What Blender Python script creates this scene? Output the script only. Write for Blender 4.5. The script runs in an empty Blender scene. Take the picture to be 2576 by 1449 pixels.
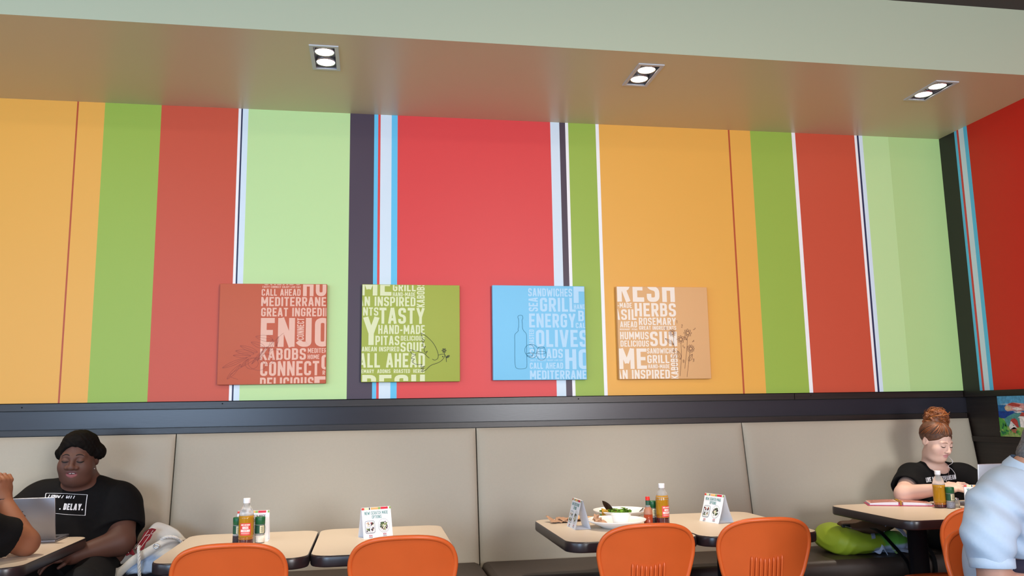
import bpy, math, random
import numpy as np
from mathutils import Vector, Matrix

SC = bpy.context.scene
COL = SC.collection
PI = math.pi

# ------------------------------------------------------------------ camera, exposure, world, daylight
cam_d = bpy.data.cameras.new('camera')
cam_d.sensor_width = 36.0
cam_d.lens = 36.0 * 2067.74 / 2576.0
cam_d.clip_start = 0.05
cam = bpy.data.objects.new('camera', cam_d)
COL.objects.link(cam)
CR = Vector((0.98563, -0.16808, -0.01674)); CU = Vector((-0.00872, -0.14961, 0.98871)); CF = Vector((0.16869, 0.97435, 0.14892))
CO = Vector((0.0, -4.73, 1.28))
cam.matrix_world = Matrix(((CR.x, CU.x, -CF.x, CO.x), (CR.y, CU.y, -CF.y, CO.y), (CR.z, CU.z, -CF.z, CO.z), (0, 0, 0, 1)))
SC.camera = cam

vs = SC.view_settings
vs.view_transform = 'Standard'; vs.look = 'None'; vs.gamma = 1.0; vs.use_curve_mapping = False
vs.exposure = 0.02

W = bpy.data.worlds.new('sky'); SC.world = W; W.use_nodes = True
bg = W.node_tree.nodes['Background']
bg.inputs[0].default_value = (0.55, 0.75, 1.0, 1); bg.inputs[1].default_value = 1.3

def area_light(name, loc, target, sx, sy, power, color):
    l = bpy.data.lights.new(name, 'AREA'); l.shape = 'RECTANGLE'; l.size = sx; l.size_y = sy
    l.energy = power; l.color = color
    o = bpy.data.objects.new(name, l); COL.objects.link(o)
    o.location = loc
    o.rotation_euler = (Vector(target) - Vector(loc)).to_track_quat('-Z', 'Y').to_euler()
    return o
DAY = (0.74, 0.87, 1.0)
area_light('window_light', (-3.1, -9.3, 1.95), (-2.4, 0, 1.7), 3.0, 2.2, 310, (0.52, 0.73, 1.0))
area_light('window_light', (2.7, -9.3, 1.95), (2.2, 0, 1.7), 1.8, 2.2, 330, (0.96, 0.98, 1.0))
area_light('window_light', (-4.75, -4.6, 1.85), (0, -4.2, 1.4), 4.2, 2.0, 80, (0.6, 0.78, 1.0))
for lx_, ly_ in ((-2.2, -3.4), (1.2, -3.4), (-0.5, -6.2), (2.4, -6.2)):
    area_light('ceiling_lamp_light', (lx_, ly_, 3.36), (lx_, ly_, 0), 0.5, 0.5, 34, (1.0, 0.85, 0.66))
SPOT_POWER = 105.0

# ------------------------------------------------------------------ small helpers
def lin(h):
    h = h.lstrip('#')
    c = [int(h[i:i + 2], 16) / 255 for i in (0, 2, 4)]
    return tuple(x / 12.92 if x <= 0.04045 else ((x + 0.055) / 1.055) ** 2.4 for x in c)

MATS = {}
def mat(name, color=None, rough=0.5, spec=0.5, metal=0.0, noise=0.0, nscale=20.0, bump=0.0, bscale=200.0, trans=0.0, ior=1.45,
        emit=None, estr=0.0, attr=None, coat=0.0, stretch=None, sheen=0.0, sss=0.0):
    if name in MATS: return MATS[name]
    m = bpy.data.materials.new(name); m.use_nodes = True
    nt = m.node_tree; b = nt.nodes['Principled BSDF']
    c = lin(color) if isinstance(color, str) else (color or (0.5, 0.5, 0.5))
    b.inputs['Base Color'].default_value = (*c, 1)
    b.inputs['Roughness'].default_value = rough
    b.inputs['Specular IOR Level'].default_value = spec
    b.inputs['Metallic'].default_value = metal
    b.inputs['IOR'].default_value = ior
    b.inputs['Transmission Weight'].default_value = trans
    b.inputs['Coat Weight'].default_value = coat
    b.inputs['Sheen Weight'].default_value = sheen
    if sss:
        b.inputs['Subsurface Weight'].default_value = sss
        b.inputs['Subsurface Radius'].default_value = (0.012, 0.005, 0.003); b.inputs['Subsurface Scale'].default_value = 1.0
    if emit is not None:
        b.inputs['Emission Color'].default_value = (*(lin(emit) if isinstance(emit, str) else emit), 1)
        b.inputs['Emission Strength'].default_value = estr
    src = None
    if attr:
        a = nt.nodes.new('ShaderNodeAttribute'); a.attribute_name = attr; src = a.outputs['Color']
        nt.links.new(src, b.inputs['Base Color'])
    if noise or bump:
        tc = nt.nodes.new('ShaderNodeTexCoord'); mp = nt.nodes.new('ShaderNodeMapping')
        nt.links.new(tc.outputs['Object'], mp.inputs['Vector'])
        if stretch: mp.inputs['Scale'].default_value = stretch
    if noise:
        n = nt.nodes.new('ShaderNodeTexNoise'); n.inputs['Scale'].default_value = nscale; n.inputs['Detail'].default_value = 4
        nt.links.new(mp.outputs['Vector'], n.inputs['Vector'])
        mr = nt.nodes.new('ShaderNodeMapRange'); mr.inputs['From Min'].default_value = 0.3; mr.inputs['From Max'].default_value = 0.7
        mr.inputs['To Min'].default_value = 1 - noise; mr.inputs['To Max'].default_value = 1 + noise
        nt.links.new(n.outputs['Fac'], mr.inputs['Value'])
        mx = nt.nodes.new('ShaderNodeMix'); mx.data_type = 'RGBA'; mx.blend_type = 'MULTIPLY'; mx.inputs[0].default_value = 1.0
        if src is None: mx.inputs[6].default_value = (*c, 1)
        else: nt.links.new(src, mx.inputs[6])
        nt.links.new(mr.outputs['Result'], mx.inputs[7])
        nt.links.new(mx.outputs[2], b.inputs['Base Color'])
    if bump:
        n2 = nt.nodes.new('ShaderNodeTexNoise'); n2.inputs['Scale'].default_value = bscale; n2.inputs['Detail'].default_value = 3
        nt.links.new(mp.outputs['Vector'], n2.inputs['Vector'])
        bp = nt.nodes.new('ShaderNodeBump'); bp.inputs['Strength'].default_value = bump; bp.inputs['Distance'].default_value = 0.002
        nt.links.new(n2.outputs['Fac'], bp.inputs['Height']); nt.links.new(bp.outputs['Normal'], b.inputs['Normal'])
    MATS[name] = m
    return m

def tag(o, label=None, cat=None, group=None, kind=None):
    if label: o['label'] = label
    if cat: o['category'] = cat
    if group: o['group'] = group
    if kind: o['kind'] = kind
    return o

def empty(name, loc=(0, 0, 0), rz=0.0, label=None, cat=None, group=None):
    o = bpy.data.objects.new(name, None); COL.objects.link(o)
    o.location = loc; o.rotation_euler = (0, 0, rz); o.empty_display_size = 0.05
    return tag(o, label, cat, group)

def copy_tree(o, parent=None):
    c = o.copy(); COL.objects.link(c)
    if parent is not None: c.parent = parent
    for ch in list(o.children): copy_tree(ch, c)
    return c

class MB:
    """Collects faces; build() links them as one mesh object."""
    def __init__(s): s.v = []; s.f = []; s.m = []; s.sm = []
    def face(s, pts, mi=0, smooth=False):
        n = len(s.v); s.v += [tuple(p) for p in pts]; s.f.append(tuple(range(n, n + len(pts)))); s.m.append(mi); s.sm.append(smooth)
    def mesh(s, vs, fs, mi=0, smooth=True):
        n = len(s.v); s.v += [tuple(p) for p in vs]
        for f in fs: s.f.append(tuple(i + n for i in f)); s.m.append(mi); s.sm.append(smooth)
        return s
    def box(s, x0, x1, y0, y1, z0, z1, mi=0, bev=0.0):
        if bev <= 0:
            vs = [(x, y, z) for z in (z0, z1) for y in (y0, y1) for x in (x0, x1)]
            return s.mesh(vs, [(0, 2, 3, 1), (4, 5, 7, 6), (0, 1, 5, 4), (2, 6, 7, 3), (0, 4, 6, 2), (1, 3, 7, 5)], mi, False)
        b = bev
        rows = [(z0 + pz, po) for po, pz in [(b, 0), (b * .3, b * .3), (0, b)]] + [(z1 - pz, po) for po, pz in [(0, b), (b * .3, b * .3), (b, 0)]]
        rings = []
        for z, ins in rows:
            r = []
            for (cx, cy, a0) in ((x1 - b, y1 - b, 0), (x0 + b, y1 - b, 90), (x0 + b, y0 + b, 180), (x1 - b, y0 + b, 270)):
                for k in range(4):
                    a = math.radians(a0 + 30 * k); rr = max(b - ins, 1e-5)
                    r.append((cx + rr * math.cos(a), cy + rr * math.sin(a), z))
            rings.append(r)
        return s.loft(rings, mi, True, True)
    def loft(s, rings, mi=0, closed=True, caps=True, smooth=True):
        n = len(rings[0]); vs = [p for r in rings for p in r]; fs = []
        for i in range(len(rings) - 1):
            for j in range(n if closed else n - 1):
                k = (j + 1) % n
                fs.append((i * n + j, i * n + k, (i + 1) * n + k, (i + 1) * n + j))
        s.mesh(vs, fs, mi, smooth)
        if caps:
            s.face(list(reversed(rings[0])), mi); s.face(rings[-1], mi)
        return s
    def lathe(s, prof, c=(0, 0, 0), n=32, mi=0, smooth=True):
        rings = [[(c[0] + r * math.cos(2 * PI * k / n), c[1] + r * math.sin(2 * PI * k / n), c[2] + z) for k in range(n)] for r, z in prof]
        return s.loft(rings, mi, True, False, smooth)
    def tube(s, pts, r, n=8, mi=0, closed=False, caps=True):
        pts = [Vector(p) for p in pts]; N = len(pts); rings = []; up = None
        for i, p in enumerate(pts):
            a = pts[(i - 1) % N] if (closed or i > 0) else p; b = pts[(i + 1) % N] if (closed or i < N - 1) else p
            t = (b - a).normalized()
            if up is None:
                up = t.orthogonal().normalized()
            up = (up - t * up.dot(t))
            up = up.normalized() if up.length > 1e-6 else t.orthogonal().normalized()
            w = t.cross(up); rr = r[i] if isinstance(r, (list, tuple)) else r
            rings.append([tuple(p + up * (rr * math.cos(2 * PI * k / n)) + w * (rr * math.sin(2 * PI * k / n))) for k in range(n)])
        if closed: rings.append(rings[0])
        return s.loft(rings, mi, True, caps and not closed)
    def ribbon(s, pts, width_vec, th=0.0015, mi=0):
        """flat strap along pts; width_vec: vector or list of vectors"""
        rings = []
        pts = [Vector(p) for p in pts]
        for i, p in enumerate(pts):
            w = Vector(width_vec[i] if isinstance(width_vec[0], (tuple, list, Vector)) else width_vec)
            t = (pts[min(i + 1, len(pts) - 1)] - pts[max(i - 1, 0)]).normalized()
            nn = t.cross(w).normalized() * th
            rings.append([tuple(p + w + nn), tuple(p - w + nn), tuple(p - w - nn), tuple(p + w - nn)])
        return s.loft(rings, mi, True, True, False)
    def ball(s, c, r, n=12, mi=0):
        rx, ry, rz = r if isinstance(r, (tuple, list)) else (r, r, r)
        rings = []
        for i in range(n // 2 + 1):
            a = -PI / 2 + PI * i / (n // 2); ca = max(math.cos(a), 1e-4)
            rings.append([(c[0] + rx * ca * math.cos(2 * PI * k / n), c[1] + ry * ca * math.sin(2 * PI * k / n), c[2] + rz * math.sin(a)) for k in range(n)])
        return s.loft(rings, mi, True, False)
    def build(s, name, mats, parent=None, kind=None, xf=None):
        me = bpy.data.meshes.new(name)
        vs = s.v if xf is None else [tuple(xf @ Vector(p)) for p in s.v]
        me.from_pydata(vs, [], s.f)
        if not isinstance(mats, (list, tuple)): mats = [mats]
        for m in mats: me.materials.append(m)
        me.polygons.foreach_set('material_index', s.m); me.polygons.foreach_set('use_smooth', s.sm)
        me.update()
        o = bpy.data.objects.new(name, me); COL.objects.link(o)
        if parent is not None: o.parent = parent
        if kind: o['kind'] = kind
        return o

# ------------------------------------------------------------------ condensed stroke lettering
GT = 0.165
def _round(pts, R, closed=False):
    out = []; n = len(pts)
    for i, p in enumerate(pts):
        if not closed and i in (0, n - 1): out.append(p); continue
        a = pts[i - 1]; b = pts[(i + 1) % n]
        da = (a[0] - p[0], a[1] - p[1]); db = (b[0] - p[0], b[1] - p[1])
        la = math.hypot(*da); lb = math.hypot(*db); r = min(R, la * .47, lb * .47)
        if r < 1e-4: out.append(p); continue
        p0 = (p[0] + da[0] / la * r, p[1] + da[1] / la * r); p2 = (p[0] + db[0] / lb * r, p[1] + db[1] / lb * r)
        for k in range(5):
            t = k / 4
            # between a quadratic and a circular corner
            out.append(((1 - t) ** 2 * p0[0] + 2 * t * (1 - t) * p[0] + t * t * p2[0], (1 - t) ** 2 * p0[1] + 2 * t * (1 - t) * p[1] + t * t * p2[1]))
    return out
def glyph(ch, t):
    a = t / 2; w = 0.46; l, r, b, T, m = a, w - a, a, 1 - a, 0.5; R = 0.22
    P = []
    S = lambda *p: P.append((list(p), False))
    Q = lambda *p, R=R, c=False: P.append((_round(list(p), R, c), c))
    if ch == 'A':
        w = .5; S((a * .9, 0), (w / 2 - a * .25, 1)); S((w - a * .9, 0), (w / 2 + a * .25, 1)); S((.13, .27), (w - .13, .27))
    elif ch == 'B': S((l, 0), (l, 1)); Q((l, T), (r - .01, T), (r - .01, .53), (l, .53), R=.16); Q((l, .53), (r, .53), (r, b), (l, b), R=.18)
    elif ch == 'C': Q((r, .32), (r, b), (l, b), (l, T), (r, T), (r, .68))
    elif ch == 'D': S((l, 0), (l, 1)); Q((l, T), (r, T), (r, b), (l, b))
    elif ch in 'EËé':
        w = .41; S((l, 0), (l, 1)); S((0, T), (w, T)); S((0, b), (w, b)); S((0, .5), (w * .88, .5))
        if ch == 'Ë': S((.06, 1.14), (.16, 1.14)); S((.26, 1.14), (.36, 1.14))
    elif ch == 'F': w = .4; S((l, 0), (l, 1)); S((0, T), (w, T)); S((0, .48), (w * .9, .48))
    elif ch == 'G': Q((r, .68), (r, T), (l, T), (l, b), (r, b), (r, .45)); S((w * .5, .47), (w, .47))
    elif ch == 'H': S((l, 0), (l, 1)); S((r, 0), (r, 1)); S((l, m), (r, m))
    elif ch == 'I': w = t; S((a, 0), (a, 1))
    elif ch == 'J': w = .4; Q((w - a, 1), (w - a, b), (.10, b), (.0, .20), R=.2)
    elif ch == 'K': S((l, 0), (l, 1)); S((l + .02, .36), (w - .03, 1)); S((l + .13, .56), (w - .02, 0))
    elif ch == 'L': w = .39; S((l, 0), (l, 1)); S((0, b), (w, b))
    elif ch == 'M': w = .62; S((l, 0), (l, 1)); S((w - a, 0), (w - a, 1)); S((l * 1.05, 1), (w / 2, .28)); S((w - l * 1.05, 1), (w / 2, .28))
    elif ch == 'N': w = .5; S((l, 0), (l, 1)); S((w - a, 0), (w - a, 1)); S((l, 1), (w - a, 0))
    elif ch == 'O': Q((l, b), (r, b), (r, T), (l, T), c=True)
    elif ch == 'P': S((l, 0), (l, 1)); Q((l, T), (r, T), (r, .42), (l, .42), R=.2)
    elif ch == 'R': S((l, 0), (l, 1)); Q((l, T), (r, T), (r, .47), (l, .47), R=.2); S((w * .5, .47), (w - a * .8, 0))
    elif ch == 'S': Q((r, .70), (r, T), (l, T), (l, .53), (r, .47), (r, b), (l, b), (l, .30), R=.19)
    elif ch == 'T': w = .42; S((w / 2, 0), (w / 2, 1)); S((0, T), (w, T))
    elif ch == 'U': Q((l, 1), (l, b), (r, b), (r, 1))
    elif ch == 'V': w = .5; S((a * .9, 1), (w / 2 - a * .2, 0)); S((w - a * .9, 1), (w / 2 + a * .2, 0))
    elif ch == 'W': w = .74; S((a * .9, 1), (w * .27, 0)); S((w * .27, 0), (w / 2, .8)); S((w / 2, .8), (w * .73, 0)); S((w * .73, 0), (w - a * .9, 1))
    elif ch == 'Y': w = .5; S((a * .9, 1), (w / 2, .42)); S((w - a * .9, 1), (w / 2, .42)); S((w / 2, 0), (w / 2, .47))
    elif ch == 'Z': w = .43; S((0, T), (w, T)); S((0, b), (w, b)); S((a * .6, b), (w - a * .6, T))
    elif ch == '-': w = .3; S((.02, .42), (.28, .42))
    elif ch == '!': w = t; S((a, .3), (a, 1)); S((a, 0), (a, .17))
    elif ch == '.': w = t; S((a, 0), (a, t))
    elif ch == '/': w = .4; S((.02, 0), (.38, 1))
    elif ch == ' ': w = .22
    elif ch == '1': w = .25; S((.2, 0), (.2, 1)); S((.2, 1), (0, .8))
    elif ch == '2': Q((l, .7), (l, T), (r, T), (r, .6), (l, b), (w, b), R=.15)
    elif ch == '3': Q((l, T), (r, T), (r, m), (l + .1, m), R=.15); Q((l + .1, m), (r, m), (r, b), (l, b), R=.15)
    elif ch == '4': S((r, 0), (r, 1)); S((r, 1), (l, .3)); S((l, .3), (w, .3))
    elif ch == '5': Q((r, T), (l, T), (l, .55), (r, .6), (r, b), (l, b), R=.12)
    elif ch == '6': Q((r, T), (l, T), (l, b), (r, b), (r, m), (l, m), R=.15)
    elif ch == '7': S((l, T), (r, T)); S((r, T), (l + .1, 0))
    elif ch == '8': Q((l, m), (r, m), (r, T), (l, T), c=True, R=.15); Q((l, b), (r, b), (r, m), (l, m), c=True, R=.15)
    elif ch == '9': Q((l, b), (r, b), (r, T), (l, T), (l, m), (r, m), R=.15)
    elif ch == '0': Q((l, b), (r, b), (r, T), (l, T), c=True)
    return P, w
def strip_quads(pts, t, closed=False):
    n = len(pts); L = []; Rr = []; h = t / 2
    for i in range(n):
        if closed: pa, pb = pts[i - 1], pts[(i + 1) % n]
        else: pa, pb = pts[max(i - 1, 0)], pts[min(i + 1, n - 1)]
        p = pts[i]
        d1 = (p[0] - pa[0], p[1] - pa[1]); d2 = (pb[0] - p[0], pb[1] - p[1])
        l1 = math.hypot(*d1); l2 = math.hypot(*d2)
        if l1 < 1e-9: d1, l1 = d2, l2
        if l2 < 1e-9: d2, l2 = d1, l1
        n1 = (-d1[1] / l1, d1[0] / l1); n2 = (-d2[1] / l2, d2[0] / l2)
        mx, my = n1[0] + n2[0], n1[1] + n2[1]; lm = math.hypot(mx, my) or 1
        mx /= lm; my /= lm; k = h / max(0.45, mx * n1[0] + my * n1[1])
        L.append((p[0] + mx * k, p[1] + my * k)); Rr.append((p[0] - mx * k, p[1] - my * k))
    out = []
    for i in range(n if closed else n - 1):
        j = (i + 1) % n
        out.append([L[i], Rr[i], Rr[j], L[j]])
    return out
def clip_poly(poly, x0, x1, y0, y1):
    for ax, v, sg in ((0, x0, 1), (0, x1, -1), (1, y0, 1), (1, y1, -1)):
        out = []
        for i, p in enumerate(poly):
            q = poly[(i + 1) % len(poly)]
            dp = sg * (p[ax] - v); dq = sg * (q[ax] - v)
            if dp >= 0: out.append(p)
            if dp * dq < 0:
                t = dp / (dp - dq); out.append((p[0] + (q[0] - p[0]) * t, p[1] + (q[1] - p[1]) * t))
        poly = out
        if len(poly) < 3: return []
    return poly
def words(mb, s, u0, v0, u1, v1, mapf, mi=0, t=GT, vert=False, clip=(0, 1, 0, 1), gap=0.1, slant=0.0):
    """letters of s in the box u0..u1, v0 (top) .. v1 (baseline), v growing downwards; vert: read bottom to top"""
    x = 0; polys = []
    for ch in s:
        P, w = glyph(ch, t)
        for lay, (pts, cl) in enumerate(P):
            for q in strip_quads(pts, t, cl): polys.append(([(px + x + slant * py, py) for px, py in q], lay * .00005))
        x += w + gap
    Wd = x - gap
    for q, lay in polys:
        r = []
        for px, py in q:
            if vert: r.append((u1 - (u1 - u0) * py, v1 - (v1 - v0) * px / Wd))
            else: r.append((u0 + (u1 - u0) * px / Wd, v1 - (v1 - v0) * py))
        r = clip_poly(r, *clip)
        if len(r) >= 3: mb.face([mapf(p[0], p[1], lay) for p in r], mi)
def lines(mb, polys, width, mapf, mi=0, clip=(0, 1, 0, 1)):
    for k, (pts, closed) in enumerate(polys):
        for q in strip_quads(pts, width, closed):
            q = clip_poly(q, *clip)
            if len(q) >= 3: mb.face([mapf(p[0], p[1], k * .00001) for p in q], mi)
def smooth_curve(pts, closed=False, n=5):
    """Catmull-Rom through pts"""
    N = len(pts); out = []
    for i in range(N if closed else N - 1):
        p0 = pts[(i - 1) % N] if (closed or i > 0) else pts[i]; p1 = pts[i]; p2 = pts[(i + 1) % N]
        p3 = pts[(i + 2) % N] if (closed or i < N - 2) else p2
        for k in range(n):
            t = k / n
            out.append(tuple(0.5 * (2 * b + (c - a) * t + (2 * a - 5 * b + 4 * c - d) * t * t + (3 * b - a - 3 * c + d) * t ** 3) for a, b, c, d in zip(p0, p1, p2, p3)))
    if not closed: out.append(tuple(pts[-1]))
    return out

# ------------------------------------------------------------------ blended solids for bodies and cloth
class Solid:
    """Smoothly blended shapes, meshed by surface nets on a block-wise grid."""
    def __init__(s): s.ops = []; s.disp = None
    def add(s, f, c, r, k=0.02): s.ops.append(('u', f, np.array(c, float), r, k)); return s
    def sub(s, f, c, r, k=0.01): s.ops.append(('s', f, np.array(c, float), r, k)); return s
    def cut(s, n, p):
        n = np.array(n, float); n /= np.linalg.norm(n); p = np.array(p, float)
        s.ops.append(('i', lambda P: (P - p) @ n, None, 0, 0)); return s
    def ell(s, c, r, k=0.02, R=None, op='u'):
        c = np.array(c, float); r = np.array(r if not np.isscalar(r) else (r, r, r), float)
        def f(P):
            q = P - c
            if R is not None: q = q @ R
            k0 = np.linalg.norm(q / r, axis=1); k1 = np.linalg.norm(q / (r * r), axis=1)
            return k0 * (k0 - 1) / np.maximum(k1, 1e-9)
        return s.add(f, c, r.max(), k) if op == 'u' else s.sub(f, c, r.max(), k)
    def cap(s, a, b, ra, rb=None, k=0.02, op='u'):
        a = np.array(a, float); b = np.array(b, float); rb = ra if rb is None else rb; ab = b - a; L2 = max(ab @ ab, 1e-12)
        def f(P):
            q = P - a; t = np.clip(q @ ab / L2, 0, 1)
            return np.linalg.norm(q - t[:, None] * ab, axis=1) - (ra + (rb - ra) * t)
        return (s.add if op == 'u' else s.sub)(f, (a + b) / 2, math.sqrt(L2) / 2 + max(ra, rb), k)
    def sleeve(s, a, b, ra, rb, k=0.03, hollow=0.008):
        """tapered tube, round at a, cut flat and hollow at b"""
        a = np.array(a, float); b = np.array(b, float); ab = b - a; L = np.linalg.norm(ab)
        def f(P):
            q = P - a; t = q @ ab / (L * L); tc = np.maximum(t, 0)
            d = np.linalg.norm(q - tc[:, None] * ab, axis=1) - (ra + (rb - ra) * np.minimum(tc, 1.2))
            return np.maximum(d, (t - 1) * L)
        return s.add(f, (a + b) / 2, L / 2 + max(ra, rb), k)
    def ev(s, P, c=None, hd=0.0):
        d = np.full(len(P), 1e3)
        for kind, f, cc, r, k in s.ops:
            if kind == 'i': d = np.maximum(d, f(P)); continue
            if c is not None and np.linalg.norm(cc - c) - r > hd + k + 0.02: continue
            e = f(P)
            if kind == 'u':
                h = np.maximum(k - np.abs(d - e), 0) / max(k, 1e-6); d = np.minimum(d, e) - h * h * k * .25
            else:
                e = -e
                h = np.maximum(k - np.abs(d - e), 0) / max(k, 1e-6); d = np.maximum(d, e) + h * h * k * .25
        if s.disp is not None: d = d + s.disp(P)
        return d
    def mesh(s, lo, hi, h):
        lo = np.array(lo, float); n = np.ceil((np.array(hi) - lo) / h).astype(int) + 1
        B = 20
        D = np.full(tuple(n), 1.0, np.float32)
        g = [np.arange(k) for k in n]
        for i in range(0, n[0], B):
            for j in range(0, n[1], B):
                for k in range(0, n[2], B):
                    e = (min(i + B, n[0]), min(j + B, n[1]), min(k + B, n[2]))
                    c = lo + h * (np.array((i, j, k)) + np.array(e) - 1) / 2; hd = np.linalg.norm(h * (np.array(e) - np.array((i, j, k)))) / 2
                    dc = s.ev(c[None], c, hd)[0]
                    if abs(dc) > hd * 1.35 + 0.02:
                        D[i:e[0], j:e[1], k:e[2]] = 1.0 if dc > 0 else -1.0; continue
                    X, Y, Z = np.meshgrid(lo[0] + h * g[0][i:e[0]], lo[1] + h * g[1][j:e[1]], lo[2] + h * g[2][k:e[2]], indexing='ij')
                    D[i:e[0], j:e[1], k:e[2]] = s.ev(np.stack([X.ravel(), Y.ravel(), Z.ravel()], 1), c, hd).reshape(X.shape)
        D[0] = D[-1] = 1; D[:, 0] = D[:, -1] = 1; D[:, :, 0] = D[:, :, -1] = 1
        ins = D < 0
        cs = np.zeros(tuple(n - 1), np.int8)
        for dx in (0, 1):
            for dy in (0, 1):
                for dz in (0, 1): cs += ins[dx:n[0] - 1 + dx, dy:n[1] - 1 + dy, dz:n[2] - 1 + dz]
        ci, cj, ck = np.nonzero((cs > 0) & (cs < 8))
        idx = np.full(tuple(n - 1), -1, np.int64); idx[ci, cj, ck] = np.arange(len(ci))
        acc = np.zeros((len(ci), 3)); cnt = np.zeros(len(ci))
        for ax in range(3):
            o1, o2 = [q for q in range(3) if q != ax]
            for u in (0, 1):
                for v in (0, 1):
                    off = [0, 0, 0]; off[o1] = u; off[o2] = v; off2 = list(off); off2[ax] = 1
                    a = D[ci + off[0], cj + off[1], ck + off[2]].astype(float); b = D[ci + off2[0], cj + off2[1], ck + off2[2]].astype(float)
                    m = (a < 0) != (b < 0); t = np.where(m, a / np.where(m, a - b, 1), 0)
                    p = np.zeros((len(ci), 3)); p[:, o1] = u; p[:, o2] = v; p[:, ax] = t
                    acc[m] += p[m]; cnt[m] += 1
        V = lo + h * (np.stack([ci, cj, ck], 1) + acc / cnt[:, None])
        F = []
        for ax in range(3):
            o1, o2 = (ax + 1) % 3, (ax + 2) % 3
            sl0 = [slice(None)] * 3; sl1 = [slice(None)] * 3; sl0[ax] = slice(0, n[ax] - 1); sl1[ax] = slice(1, n[ax])
            A = ins[tuple(sl0)]; Bq = ins[tuple(sl1)]
            e = np.stack(np.nonzero(A != Bq), 1); low = A[tuple(e.T)]
            ok = (e[:, o1] > 0) & (e[:, o2] > 0) & (e[:, o1] < n[o1] - 1) & (e[:, o2] < n[o2] - 1); e = e[ok]; low = low[ok]
            def cell(d1, d2):
                q = e.copy(); q[:, o1] -= d1; q[:, o2] -= d2; return idx[tuple(q.T)]
            quad = np.stack([cell(1, 1), cell(0, 1), cell(0, 0), cell(1, 0)], 1)
            quad[~low] = quad[~low][:, ::-1]
            F.append(quad)
        return V, np.concatenate(F)
    def build(s, name, lo, hi, h, material, parent=None, color=None, cull=None):
        V, F = s.mesh(lo, hi, h)
        if cull is not None:
            keep = ~cull(V); F = F[keep[F].any(1)]
            used = np.unique(F); re = np.full(len(V), -1); re[used] = np.arange(len(used)); V = V[used]; F = re[F]
        me = bpy.data.meshes.new(name)
        me.vertices.add(len(V)); me.vertices.foreach_set('co', V.astype(np.float32).ravel())
        me.loops.add(len(F) * 4); me.loops.foreach_set('vertex_index', F.ravel().astype(np.int32))
        me.polygons.add(len(F)); me.polygons.foreach_set('loop_start', np.arange(0, len(F) * 4, 4, dtype=np.int32))
        me.polygons.foreach_set('use_smooth', np.ones(len(F), bool))
        me.update(calc_edges=True); me.validate()
        if color is not None:
            c = np.ones((len(V), 4), np.float32); c[:, :3] = color(V)
            at = me.color_attributes.new('Col', 'FLOAT_COLOR', 'POINT'); at.data.foreach_set('color', c.ravel())
        me.materials.append(material)
        o = bpy.data.objects.new(name, me); COL.objects.link(o)
        if parent is not None: o.parent = parent
        return o
def drop_y(solid, x, z, y0=-2.0, n=60, off=0.002):
    """y of the first surface met going in +y from y0 at (x, z): where print sits on a shirt"""
    p = np.array([[x, y0, z]])
    for _ in range(n):
        d = solid.ev(p)[0]
        p[0, 1] += max(d * .8, 2e-4) if d > 3e-4 else 0
        if d <= 3e-4: break
    return p[0, 1] - off

# ------------------------------------------------------------------ setting
XR = 3.734; ZS = 3.036; ZR = 1.357; YF = -1.033; ZC = 3.413
def wallmat(name, c, rough=0.42): return mat(name, c, rough=rough, spec=0.35, bump=0.05, bscale=900)
ORANGE = wallmat('stripe_orange', '#e8ac4c'); GREEN = wallmat('stripe_green', '#98b548'); RUST = wallmat('stripe_rust', '#c85238')
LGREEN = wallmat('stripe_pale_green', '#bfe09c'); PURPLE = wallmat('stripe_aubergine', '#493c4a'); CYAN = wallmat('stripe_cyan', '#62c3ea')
RED = wallmat('stripe_red', '#dc4444'); ICE = wallmat('stripe_ice', '#d5e6f0'); WHITE = wallmat('stripe_white', '#f2f2f2'); NAVY = wallmat('stripe_navy', '#2b3050')
LINE = wallmat('stripe_line', '#b5502c'); DARK = wallmat('stripe_black', '#2c2826'); SRED = wallmat('stripe_scarlet', '#d0281c')
LGREEN2 = wallmat('stripe_pale_green_off_reflection', '#b5d68e')  # tone step at a panel seam; overlapping reflection painted into the colour
SM = [ORANGE, GREEN, RUST, LGREEN, PURPLE, CYAN, RED, ICE, WHITE, NAVY, LINE, DARK, SRED, LGREEN2]
XL = -4.9
stripes = [(XL, 'x'), (-3.6, 7), (-3.3, 2), (-2.75, 0), (-1.629, 10), (-1.62, 0), (-1.483, 1), (-1.183, 2), (-0.763, 8), (-0.748, 9), (-0.739, 7), (-0.708, 3), (-0.131, 4),
           (0.009, 5), (0.032, 6), (0.046, 7), (0.111, 5), (0.146, 6), (1.074, 7), (1.131, 4), (1.168, 8), (1.187, 1), (1.361, 8), (1.382, 0),
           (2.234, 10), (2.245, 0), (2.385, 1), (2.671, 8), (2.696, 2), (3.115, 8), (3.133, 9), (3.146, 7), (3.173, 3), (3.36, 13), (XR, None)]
stripes[0] = (XL, 6)
mb = MB()
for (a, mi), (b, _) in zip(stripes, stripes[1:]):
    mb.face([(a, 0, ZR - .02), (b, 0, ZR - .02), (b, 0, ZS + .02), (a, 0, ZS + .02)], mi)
mb.face([(XL, 0, 0), (XR, 0, 0), (XR, 0, ZR - .02), (XL, 0, ZR - .02)], 11)
mb.build('wall_back', SM, kind='structure')
mb = MB()
side = [(0.0, 11), (-0.146, 5), (-0.168, 6), (-0.186, 7), (-0.23, 5), (-0.262, 12), (-9.4, None)]
for (a, mi), (b, _) in zip(side, side[1:]):
    mb.face([(XR, a, ZR - .02), (XR, b, ZR - .02), (XR, b, ZC + .1), (XR, a, ZC + .1)], mi)
WOOD = mat('dark_wood', '#261d19', rough=0.4, spec=0.6, noise=0.25, nscale=14, bump=0.08, bscale=160, stretch=(0.35, 0.35, 6))
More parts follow.
